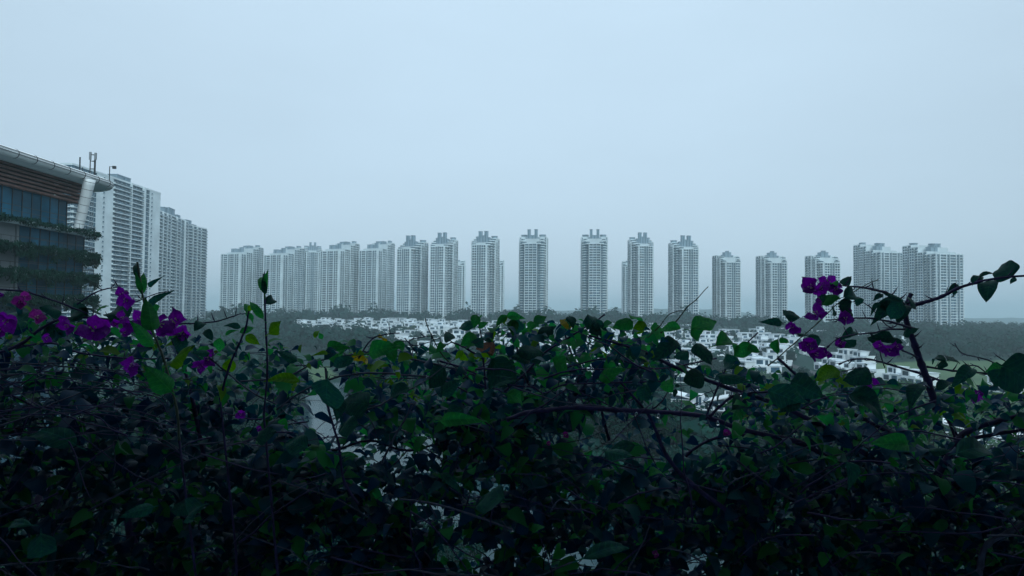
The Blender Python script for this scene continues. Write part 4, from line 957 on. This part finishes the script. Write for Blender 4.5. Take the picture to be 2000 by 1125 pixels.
# prominent leaves: shrub, base x,y, tip x,y, depth, shape, colour
PL = [
('C',927,638,893,633,.95,2,0),('C',934,640,953,630,.95,0,1),('C',930,654,904,672,.95,1,1),('C',946,664,966,667,.95,2,0),('C',932,622,918,628,.95,0,2),('C',935,620,944,616,.95,2,1),('C',930,615,924,640,.95,0,1),
('C',990,616,963,636,.95,2,1),('C',990,616,980,640,.95,2,2),('C',990,617,1022,616,.9,0,1),('C',1004,622,1000,658,.9,0,1),('C',1014,624,996,650,.9,1,0),('C',1042,630,1070,619,.95,0,1),('C',1042,632,1030,650,.95,1,1),
('C',1120,634,1096,632,.95,1,3),('C',1150,640,1165,612,.95,1,0),('C',1165,625,1182,660,.95,0,0),('C',1180,640,1150,648,.95,3,0),('C',1112,618,1118,640,.95,0,0),
('C',1236,628,1198,642,.9,1,1),('C',1232,622,1256,626,.9,0,1),('C',1258,628,1240,655,.9,1,2),('C',1330,642,1284,640,.9,0,1),('C',1350,641,1405,628,.85,0,1),('C',1352,642,1372,664,.85,1,1),('C',1398,674,1454,660,.85,0,1),
('C',1466,672,1434,699,.85,1,1),('C',1460,678,1482,684,.85,1,1),('C',1375,735,1332,746,.9,3,0),('C',1402,733,1462,756,.85,2,0),('C',1322,665,1284,695,.9,1,0),('C',1262,752,1254,792,.85,0,0),
('C',1315,752,1300,755,.9,0,1),('C',1318,755,1330,750,.9,0,0),('C',1320,760,1316,776,.9,0,0),('C',1345,690,1320,700,.9,1,0),('C',1360,670,1385,715,.9,1,0),('C',1500,762,1575,792,.75,0,0),('C',1430,800,1470,765,.95,0,0),
('C',1445,710,1400,705,.95,1,0),('C',1060,770,1030,778,.9,2,1),('C',1080,700,1110,735,.9,0,1),('C',1180,745,1195,738,.9,0,1),('C',1170,740,1220,725,.9,2,1),('C',955,760,1000,725,.85,0,0),('C',1035,705,1000,690,.9,0,0),
('C',945,672,925,668,.93,3,0),('C',940,670,962,692,.95,3,4),('C',938,676,950,694,.95,1,4),('C',1060,690,1005,695,.9,1,0),('C',1048,660,1090,640,.95,2,0),('C',1080,640,1050,655,.95,1,0),('C',1225,700,1260,680,.95,1,0),
('C',1270,640,1300,660,.95,1,1),('C',905,685,885,700,.85,2,2),('C',905,688,912,715,.85,0,2),('C',880,665,875,655,.95,0,0),('C',868,672,858,680,.95,1,1),('C',740,658,754,664,.95,2,3),('C',700,690,712,712,.95,1,3),
('C',770,706,750,658,.9,2,1),('C',720,690,770,672,.85,0,1),('C',770,668,800,690,.85,2,1),('C',640,680,672,670,.9,0,1),('C',672,680,655,700,.9,1,1),('C',690,700,640,722,.8,2,0),('C',640,700,672,695,.9,1,1),('C',580,705,545,690,.85,2,0),
('C',630,662,622,648,.9,0,1),('C',615,660,620,640,.9,2,2),('C',640,690,620,690,.85,2,2),('C',585,744,520,735,.8,2,2),('C',800,760,755,770,.85,1,0),('C',860,770,900,745,.85,0,0),('C',640,740,645,800,.75,1,0),('C',665,775,660,820,.8,0,0),
('C',860,822,930,812,.7,2,1),('C',905,800,862,820,.8,0,0),('C',990,770,1030,785,.85,0,1),('C',1020,765,990,790,.9,1,1),('C',1180,880,1240,905,.75,2,0),('C',1268,930,1300,910,.8,0,1),('C',1240,870,1180,880,.8,2,0),('C',860,925,905,955,.75,2,0),('C',985,975,930,980,.8,1,0),
('C',700,830,660,838,.8,1,0),('C',720,790,672,790,.85,3,0),('C',870,720,835,755,.85,1,0),('C',960,700,1000,760,.9,1,0),('C',1140,1090,1240,1055,.75,4,0),('C',1040,1040,1060,1020,.8,1,1),
('R',1975,540,1953,517,.85,3,0),('R',1982,541,1974,557,.85,0,0),('R',1902,554,1917,534,.85,1,0),('R',1912,538,1937,534,.85,2,0),('R',1938,548,1926,576,.88,1,0),('R',1875,560,1854,564,.9,0,0),('R',1860,567,1870,580,.9,2,0),
('R',1765,588,1725,578,.9,2,0),('R',1762,592,1703,598,.9,0,0),('R',1745,590,1711,625,.9,0,0),('R',1760,590,1737,626,.85,3,0),('R',1768,596,1757,620,.9,1,0),('R',1715,590,1702,612,.95,2,0),('R',1775,585,1785,600,.9,3,0),('R',1725,575,1705,585,.9,0,0),
('R',1780,648,1763,653,.9,1,0),('R',1778,650,1794,642,.9,0,0),('R',1847,704,1810,699,.9,2,0),('R',1850,703,1874,707,.9,1,0),('R',1848,706,1832,722,.9,1,0),('R',1960,716,2014,748,.75,3,0),('R',1957,722,1934,756,.8,0,0),('R',1960,715,1930,722,.85,0,1),
('R',1645,556,1660,546,.9,0,0),('R',1528,630,1494,632,.9,2,0),('R',1558,622,1530,614,.9,1,0),('R',1530,632,1516,640,.9,0,0),('R',1520,662,1512,700,.85,0,1),('R',1522,662,1540,670,.85,1,1),('R',1575,655,1560,660,.9,1,0),('R',1580,655,1610,690,.9,2,0),
('R',1650,668,1635,662,.9,2,0),('R',1668,648,1653,655,.9,0,0),('R',1650,664,1666,680,.9,1,0),('R',1745,660,1704,658,.9,0,0),('R',1740,662,1762,672,.9,1,0),('R',1712,668,1705,660,.9,1,0),('R',1600,580,1625,592,.85,1,0),('R',1640,595,1673,612,.85,1,0),('R',1635,560,1618,545,.85,0,1),
('R',1625,600,1630,618,.85,0,0),('R',1606,590,1640,584,.85,1,1),('R',1650,580,1688,575,.85,1,0),('R',1640,725,1590,738,.8,1,2),('R',1600,735,1610,710,.85,0,1),('R',1660,770,1740,800,.7,1,0),('R',1700,730,1655,745,.8,1,0),('R',1800,750,1775,785,.85,0,0),('R',1830,760,1860,740,.85,0,0),
('R',1775,870,1720,862,.75,1,1),('R',1815,880,1850,890,.75,2,0),('R',1870,885,1950,872,.75,0,0),('R',1560,780,1520,800,.75,0,0),('R',1640,900,1680,925,.8,0,0),('R',1900,720,1870,745,.9,0,0),('R',1545,745,1590,768,.8,0,0),('R',1500,900,1530,925,.8,1,0),('R',1910,770,1890,790,.85,0,0),
('L',246,618,210,602,.9,1,0),('L',290,560,304,545,.85,2,0),('L',120,612,75,605,.85,1,0),('L',170,612,120,620,.9,0,0),('L',345,655,360,690,.85,1,0),('L',165,600,192,618,.9,3,0),('L',195,600,210,610,.85,0,1),('L',280,640,255,625,.85,1,0),
('L',330,712,396,686,.75,2,2),('L',335,765,286,722,.75,0,1),('L',396,630,384,640,.85,1,0),('L',410,690,372,690,.8,2,0),('L',400,645,415,660,.85,1,0),('L',440,655,460,640,.85,2,1),('L',430,660,425,690,.85,0,1),('L',120,640,88,655,.9,1,0),('L',40,640,20,600,.95,1,0),
('L',370,990,340,998,.75,1,0),('L',395,988,345,1015,.7,1,0),('L',300,990,240,1008,.75,2,0),('L',80,1045,80,1100,.7,3,0),('L',60,1025,0,1025,.75,4,0),('L',150,870,60,830,.9,2,0),('L',230,650,200,650,.9,1,0),('L',600,875,560,860,.8,1,0),('L',500,855,545,845,.8,1,0),
('S1',270,545,263,505,.8,4,0),('S1',276,572,266,530,.8,4,1),('S1',277,575,281,528,.8,4,1),('S1',298,645,287,598,.75,2,1),('S1',300,676,253,632,.75,2,1),('S1',290,602,322,568,.8,4,0),('S1',292,600,316,612,.8,0,1),('S1',297,668,312,678,.8,2,1),
('S2',516,572,509,527,.8,4,1),('S2',517,570,521,528,.8,4,1),('S2',519,592,542,576,.8,2,0),('S2',518,575,514,535,.8,4,0),('S2',524,652,562,624,.78,2,2),('S2',514,622,485,585,.8,4,1),
('S3',484,608,495,592,.85,2,2),('S3',482,610,481,590,.85,4,1),('S3',480,612,502,628,.85,2,1),('S3',470,640,440,630,.85,2,0),('S3',468,650,500,640,.85,2,1),('S3',480,655,505,672,.85,0,2),('S3',450,700,440,735,.85,2,2),
]
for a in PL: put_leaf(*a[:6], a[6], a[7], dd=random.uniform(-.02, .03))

# flowers: three papery bracts each
def bract_flower(seed):
    r = random.Random(seed); V = []; Fq = []
    for k in range(3):
        v, f = leaf_grid(12, 8, 0.98, fold=-0.30, droop=-0.40, wave=0.22, ph=seed*1.7+k*2, out=OUT_A, stalk=False); a = k*2.094+r.uniform(-.3, .3); tilt = r.uniform(0.25, 0.9)
        c, s_ = math.cos(tilt), math.sin(tilt); v = v@np.array([[1, 0, 0], [0, c, s_], [0, -s_, c]]); c, s_ = math.cos(a), math.sin(a); v = v@np.array([[c, s_, 0], [-s_, c, 0], [0, 0, 1]])
        Fq.append(f+sum(len(q) for q in V)); V.append(v)
    for k in range(3):                                       # small pale true flowers in the middle
        a = k*2.094+0.6; c_ = np.array([math.cos(a)*0.10, math.sin(a)*0.10, 0.0]); V8 = []
        for zz, rr in ((0, 0.02), (0.34, 0.035), (0.38, 0.075)): V8 += [c_*(1+zz)+np.array([math.cos(q*1.5708)*rr, math.sin(q*1.5708)*rr, zz]) for q in range(4)]
        Fq.append(np.array([(l*4+q, l*4+(q+1) % 4, l*4+4+(q+1) % 4, l*4+4+q) for l in range(2) for q in range(4)])+sum(len(q) for q in V)); V.append(np.array(V8))
    return np.vstack(V), np.vstack(Fq)
M_tube = mat('cream_flower_tube', (0.45, 0.42, 0.30), 0.6, 0.1, 5)
FMESH = {}
def put_flower(key, x, y, rpx, D, mi=0, more=1):
    if more and rpx > 13: put_flower(key, x+random.uniform(-.7, .7)*rpx, y+random.uniform(-.4, .7)*rpx, rpx*0.75, D+0.02, mi, 0)
    k = (random.randrange(4), mi)
    if k not in FMESH:
        V, Fq = bract_flower(k[0]*3+1); FMESH[k] = np_mesh('flower', V, Fq, [M_petal if mi == 0 else M_petal2, M_tube], np.array([0]*(len(Fq)-24)+[1]*24), smooth=True)
    root = SH[key]; p = P(x, y, D); s_ = rpx/F*D*1.15; o = link('flower', FMESH[k], root)
    tocam = Vector((C0-p).tolist()).normalized(); q = (tocam*0.7+Vector((random.uniform(-.6, .6), random.uniform(-.2, .2), random.uniform(-.5, .5)))).to_track_quat('Z', 'Y')
    o.matrix_local = Matrix.Translation((p-np.array(root.location)).tolist()) @ q.to_matrix().to_4x4() @ Matrix.Rotation(random.uniform(0, 6.28), 4, 'Z') @ Matrix.Diagonal((s_, s_, s_, 1))
for x, y, r_ in [(1588,560,24),(1617,553,20),(1634,562,18),(1607,578,20),(1596,615,22),(1657,606,14),(1652,624,17),(1548,637,18),(1583,670,20),(1591,690,19),(1611,690,14),(1640,673,13),(1732,680,22),(1748,678,14),(1697,743,18),(1908,772,15),(1600,566,18),(1720,674,14)]: put_flower('R', x, y, r_, random.uniform(.84, .9))
for x, y, r_ in [(247,583,22),(184,645,32),(262,630,28),(280,640,24),(310,632,24),(345,632,28),(136,636,20),(70,622,18),(40,587,17),(14,624,26),(262,708,22),(402,700,20),(88,660,12),(235,622,16),(330,640,20),(470,808,12),(505,838,8),(240,650,12),(280,672,12),(390,715,14),(0,575,12),(275,625,20)]: put_flower('L', x, y, r_, random.uniform(.8, .88), 1 if x < 90 and y > 584 and y < 625 and x > 20 else 0)
for x, y, r_ in [(1103,848,9),(1282,1082,9),(1420,845,9),(1072,866,6)]: put_flower('C', x, y, r_, .95, 1)

# filler foliage and twigs
TOPX = [0,100,200,300,380,430,500,600,700,800,880,930,1000,1100,1200,1280,1350,1420,1500,1580,1650,1720,1800,1880,1950,2000]
TOPY = [600,608,625,648,655,668,678,680,676,682,680,662,634,630,634,655,700,712,735,728,738,750,765,748,738,735]
GAPS = [(640,780,38,75,.97),(705,880,60,24,.6),(790,905,60,24,.5),(600,690,90,35,.85),(880,690,60,30,.8),(870,1010,60,25,.8),(900,1085,70,35,.85),(950,950,60,25,.7),(1360,765,85,35,.95),(1250,850,120,55,.8),(1400,850,80,40,.85),(1430,700,50,25,.6),
        (1900,848,80,24,.9),(1660,905,40,14,.5),(1110,1085,70,25,.75),(1360,1090,60,30,.8),(560,800,70,55,.6),(480,740,70,50,.6),(1000,700,40,20,.5),(1120,710,60,30,.45),(240,1030,40,20,.75),(1960,970,35,25,.7),(1800,820,60,25,.5),(420,700,50,40,.5),(720,960,50,20,.4),(1150,850,80,40,.6),(850,870,50,25,.6),(620,1080,60,30,.6)]
def dens(x, y):
    top = np.interp(x, TOPX, TOPY); d = (y-top)/210.0
    if d < 0: return 0
    p = 0.22+0.78*min(1, d)
    for gx, gy, a, b, s_ in GAPS:
        e = ((x-gx)/a)**2+((y-gy)/b)**2
        if e < 1.6: p *= 1-s_*min(1, (1.6-e)/0.6)
    return p
FLV = [leaf_grid(7, 2, 0.62, 0.3, 0.35), leaf_grid(7, 2, 0.75, 0.25, 0.2, out=OUT_B), leaf_grid(7, 2, 0.42, 0.35, 0.45, twist=0.4)]
FLV = [(np.array(v), f) for v, f in FLV]
def filler(key, x0, x1, n, seed, top=False):
    r = np.random.default_rng(seed); root = SH[key]; off = np.array(root.location); V = []; Fq = []; Mi = []; b = 0; k = 0
    while k < n:
        x, y = r.uniform(x0, x1), r.uniform(620, 1190)
        if top:                                              # small young leaves along the upper rim of the hedge
            y = np.interp(x, TOPX, TOPY)+max(-4, r.normal(50, 40))
            if any(((x-g[0])/g[2])**2+((y-g[1])/g[3])**2 < 0.8 for g in GAPS if g[4] > 0.9): continue
        elif r.uniform() > dens(x, y): continue
        D = r.uniform(0.85, 1.15) if top else r.uniform(1.0, 1.2) if r.uniform() < 0.4 else r.uniform(1.2, 2.1)
        c = P(x, y, D); L = r.uniform(0.009, 0.022) if top else r.uniform(0.016, 0.036); az = r.uniform(0, 6.283); yv = np.array([math.cos(az), math.sin(az)*0.7, r.normal(-0.25, 0.4)]); yv /= np.linalg.norm(yv)
        n_ = np.array([r.normal(0, .5), r.normal(-0.35, .5), 0.8]); n_ -= yv*np.dot(n_, yv); n_ /= np.linalg.norm(n_); xv = np.cross(yv, n_)
        v, f = FLV[r.integers(3)]; V.append((v@np.stack([xv, yv, n_]))*L+c-off); Fq.append(f+b); b += len(v)
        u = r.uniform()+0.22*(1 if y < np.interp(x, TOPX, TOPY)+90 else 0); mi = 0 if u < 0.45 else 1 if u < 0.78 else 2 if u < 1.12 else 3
        if D > 1.5: mi = min(mi, 1)  # inner leaves keep only the shade-tinted and dark colours
        Mi.append(np.full(len(f), mi)); k += 1
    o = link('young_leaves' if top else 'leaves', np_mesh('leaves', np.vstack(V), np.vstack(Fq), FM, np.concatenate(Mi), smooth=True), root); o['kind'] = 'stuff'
def twigs(key, x0, x1, n, seed):
    r = random.Random(seed); root = SH[key]; off = np.array(root.location); mb = MB(); k = 0
    while k < n:
        x, y = r.uniform(x0, x1), r.uniform(640, 1180)
        if r.random() > 0.25+dens(x, y) or y < np.interp(x, TOPX, TOPY): continue
        D = r.uniform(0.85, 1.9); c = P(x, y, D); a = r.choice([r.uniform(-.5, .5), r.uniform(-.5, .5), r.uniform(0.5, 2.6)]); sgn = r.choice([-1, 1])
        d = np.array([math.cos(a)*sgn, r.uniform(-.3, .3), math.sin(a)]); pts = [c-off]; L = r.uniform(0.05, 0.2); m_ = 6
        for i in range(m_): d = d+np.array([r.uniform(-.25, .25), r.uniform(-.2, .2), r.uniform(-.28, .2)]); d /= np.linalg.norm(d); pts.append(pts[-1]+d*L/m_)
        tp = proj(pts[-1]+off)
        if tp[1] < np.interp(tp[0], TOPX, TOPY)-12: continue
        r0 = r.uniform(0.0005, 0.0016); mb.tube(pts, [r0*(1-0.7*i/m_) for i in range(m_+1)], n=4, m=0 if r.random() < .8 else 1); k += 1
    o = mb.obj('twigs', [M_stem, M_twig], root, smooth=True); o['kind'] = 'stuff'
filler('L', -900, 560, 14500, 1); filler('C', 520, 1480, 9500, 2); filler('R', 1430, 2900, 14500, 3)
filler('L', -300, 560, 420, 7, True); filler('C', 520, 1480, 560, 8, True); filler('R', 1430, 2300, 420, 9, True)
twigs('L', -700, 560, 520, 4); twigs('C', 540, 1460, 430, 5); twigs('R', 1450, 2700, 560, 6)
# main woody stems rooted in the planter
for key, xs_ in (('L', (60, 250, 420)), ('C', (700, 1010, 1300)), ('R', (1560, 1840))):
    for x in xs_:
        a = P(x, 1000, 1.35); root = SH[key]; off = np.array(root.location); mb = MB(); g = np.array([a[0]+0.05, 1.35, CAMZ-1.02])
        mb.tube([g-off, (g+a)/2+np.array([0.03, 0, 0])-off, a-off, P(x+40, 930, 1.4)-off], [0.014, 0.011, 0.009, 0.005], n=8); mb.obj('stem', M_stem, root, smooth=True)
        for q in range(2): pass
for key in ('S1', 'S2', 'S3'):
    root = SH[key]; off = np.array(root.location); x = {'S1': (350, 860, .8), 'S2': (515, 810, .8), 'S3': (430, 780, .85)}[key]; a = P(*x)
    mb = MB(); mb.tube([np.array([a[0], 1.0, CAMZ-1.02])-off, a+np.array([0, 0.06, -0.2])-off, a-off], [0.002, 0.0017, 0.0014], n=6); mb.obj('stem', M_stem, root, smooth=True)
# raindrops under the long branch
M_drop = bpy.data.materials.new('raindrop_water'); M_drop.use_nodes = True
_b = M_drop.node_tree.nodes['Principled BSDF']; _b.inputs['Transmission Weight'].default_value = 1.0; _b.inputs['Roughness'].default_value = 0.02; _b.inputs['IOR'].default_value = 1.33
for i, (x, y, lab) in enumerate([(1243, 810, 'raindrop hanging under the long bare branch, left one of three'), (1286, 813, 'raindrop hanging under the long bare branch, middle one of three'), (1402, 827, 'raindrop hanging under the long bare branch, right one of three')]):
    mb = MB(); c = P(x, y, 0.965); n = 10; R_ = 0.0028
    for j in range(1): pass
    vs = [(0, 0, R_*1.5)]; 
    for a in range(1, 8):
        th = a/8*math.pi; rr = R_*math.sin(th)*(1 if th > 1.2 else 0.8); zz = R_*math.cos(th)*(1.25 if th < 1.57 else 1)
        vs += [(rr*math.cos(k*2*math.pi/n), rr*math.sin(k*2*math.pi/n), zz) for k in range(n)]
    vs.append((0, 0, -R_)); fs = [(0, 1+k, 1+(k+1) % n) for k in range(n)]
    for a in range(6): fs += [(1+a*n+k, 1+(a+1)*n+k, 1+(a+1)*n+(k+1) % n, 1+a*n+(k+1) % n) for k in range(n)]
    fs += [(len(vs)-1, 1+6*n+(k+1) % n, 1+6*n+k) for k in range(n)]
    mb.add(vs, fs); o = mb.obj('raindrop', M_drop, None, smooth=True, loc=c.tolist()); tag(o, lab, 'raindrop', 'raindrops under the long branch')

# ------------------------------------------------------------------ haze
top = CAMZ+6.5
bpy.context.view_layer.update()
for o in S.objects:
    if o.type == 'MESH' and not o.hide_render:
        for c in o.bound_box: top = max(top, (o.matrix_world @ Vector(c)).z)
m = MB(); m.box(-9000, 9000, -700, 9500, -12, top+2)
hm = bpy.data.materials.new('haze_air'); hm.use_nodes = True; t = hm.node_tree; t.nodes.clear()
o_ = t.nodes.new('ShaderNodeOutputMaterial'); pv = t.nodes.new('ShaderNodeVolumePrincipled'); pv.inputs['Color'].default_value = (0.80, 0.95, 1.0, 1); pv.inputs['Density'].default_value = HAZE_DENSITY
pv.inputs['Anisotropy'].default_value = 0.2
t.links.new(pv.outputs[0], o_.inputs['Volume'])
tag(m.obj('haze', hm), kind='stuff')
print('OBJECTS', len(S.objects))
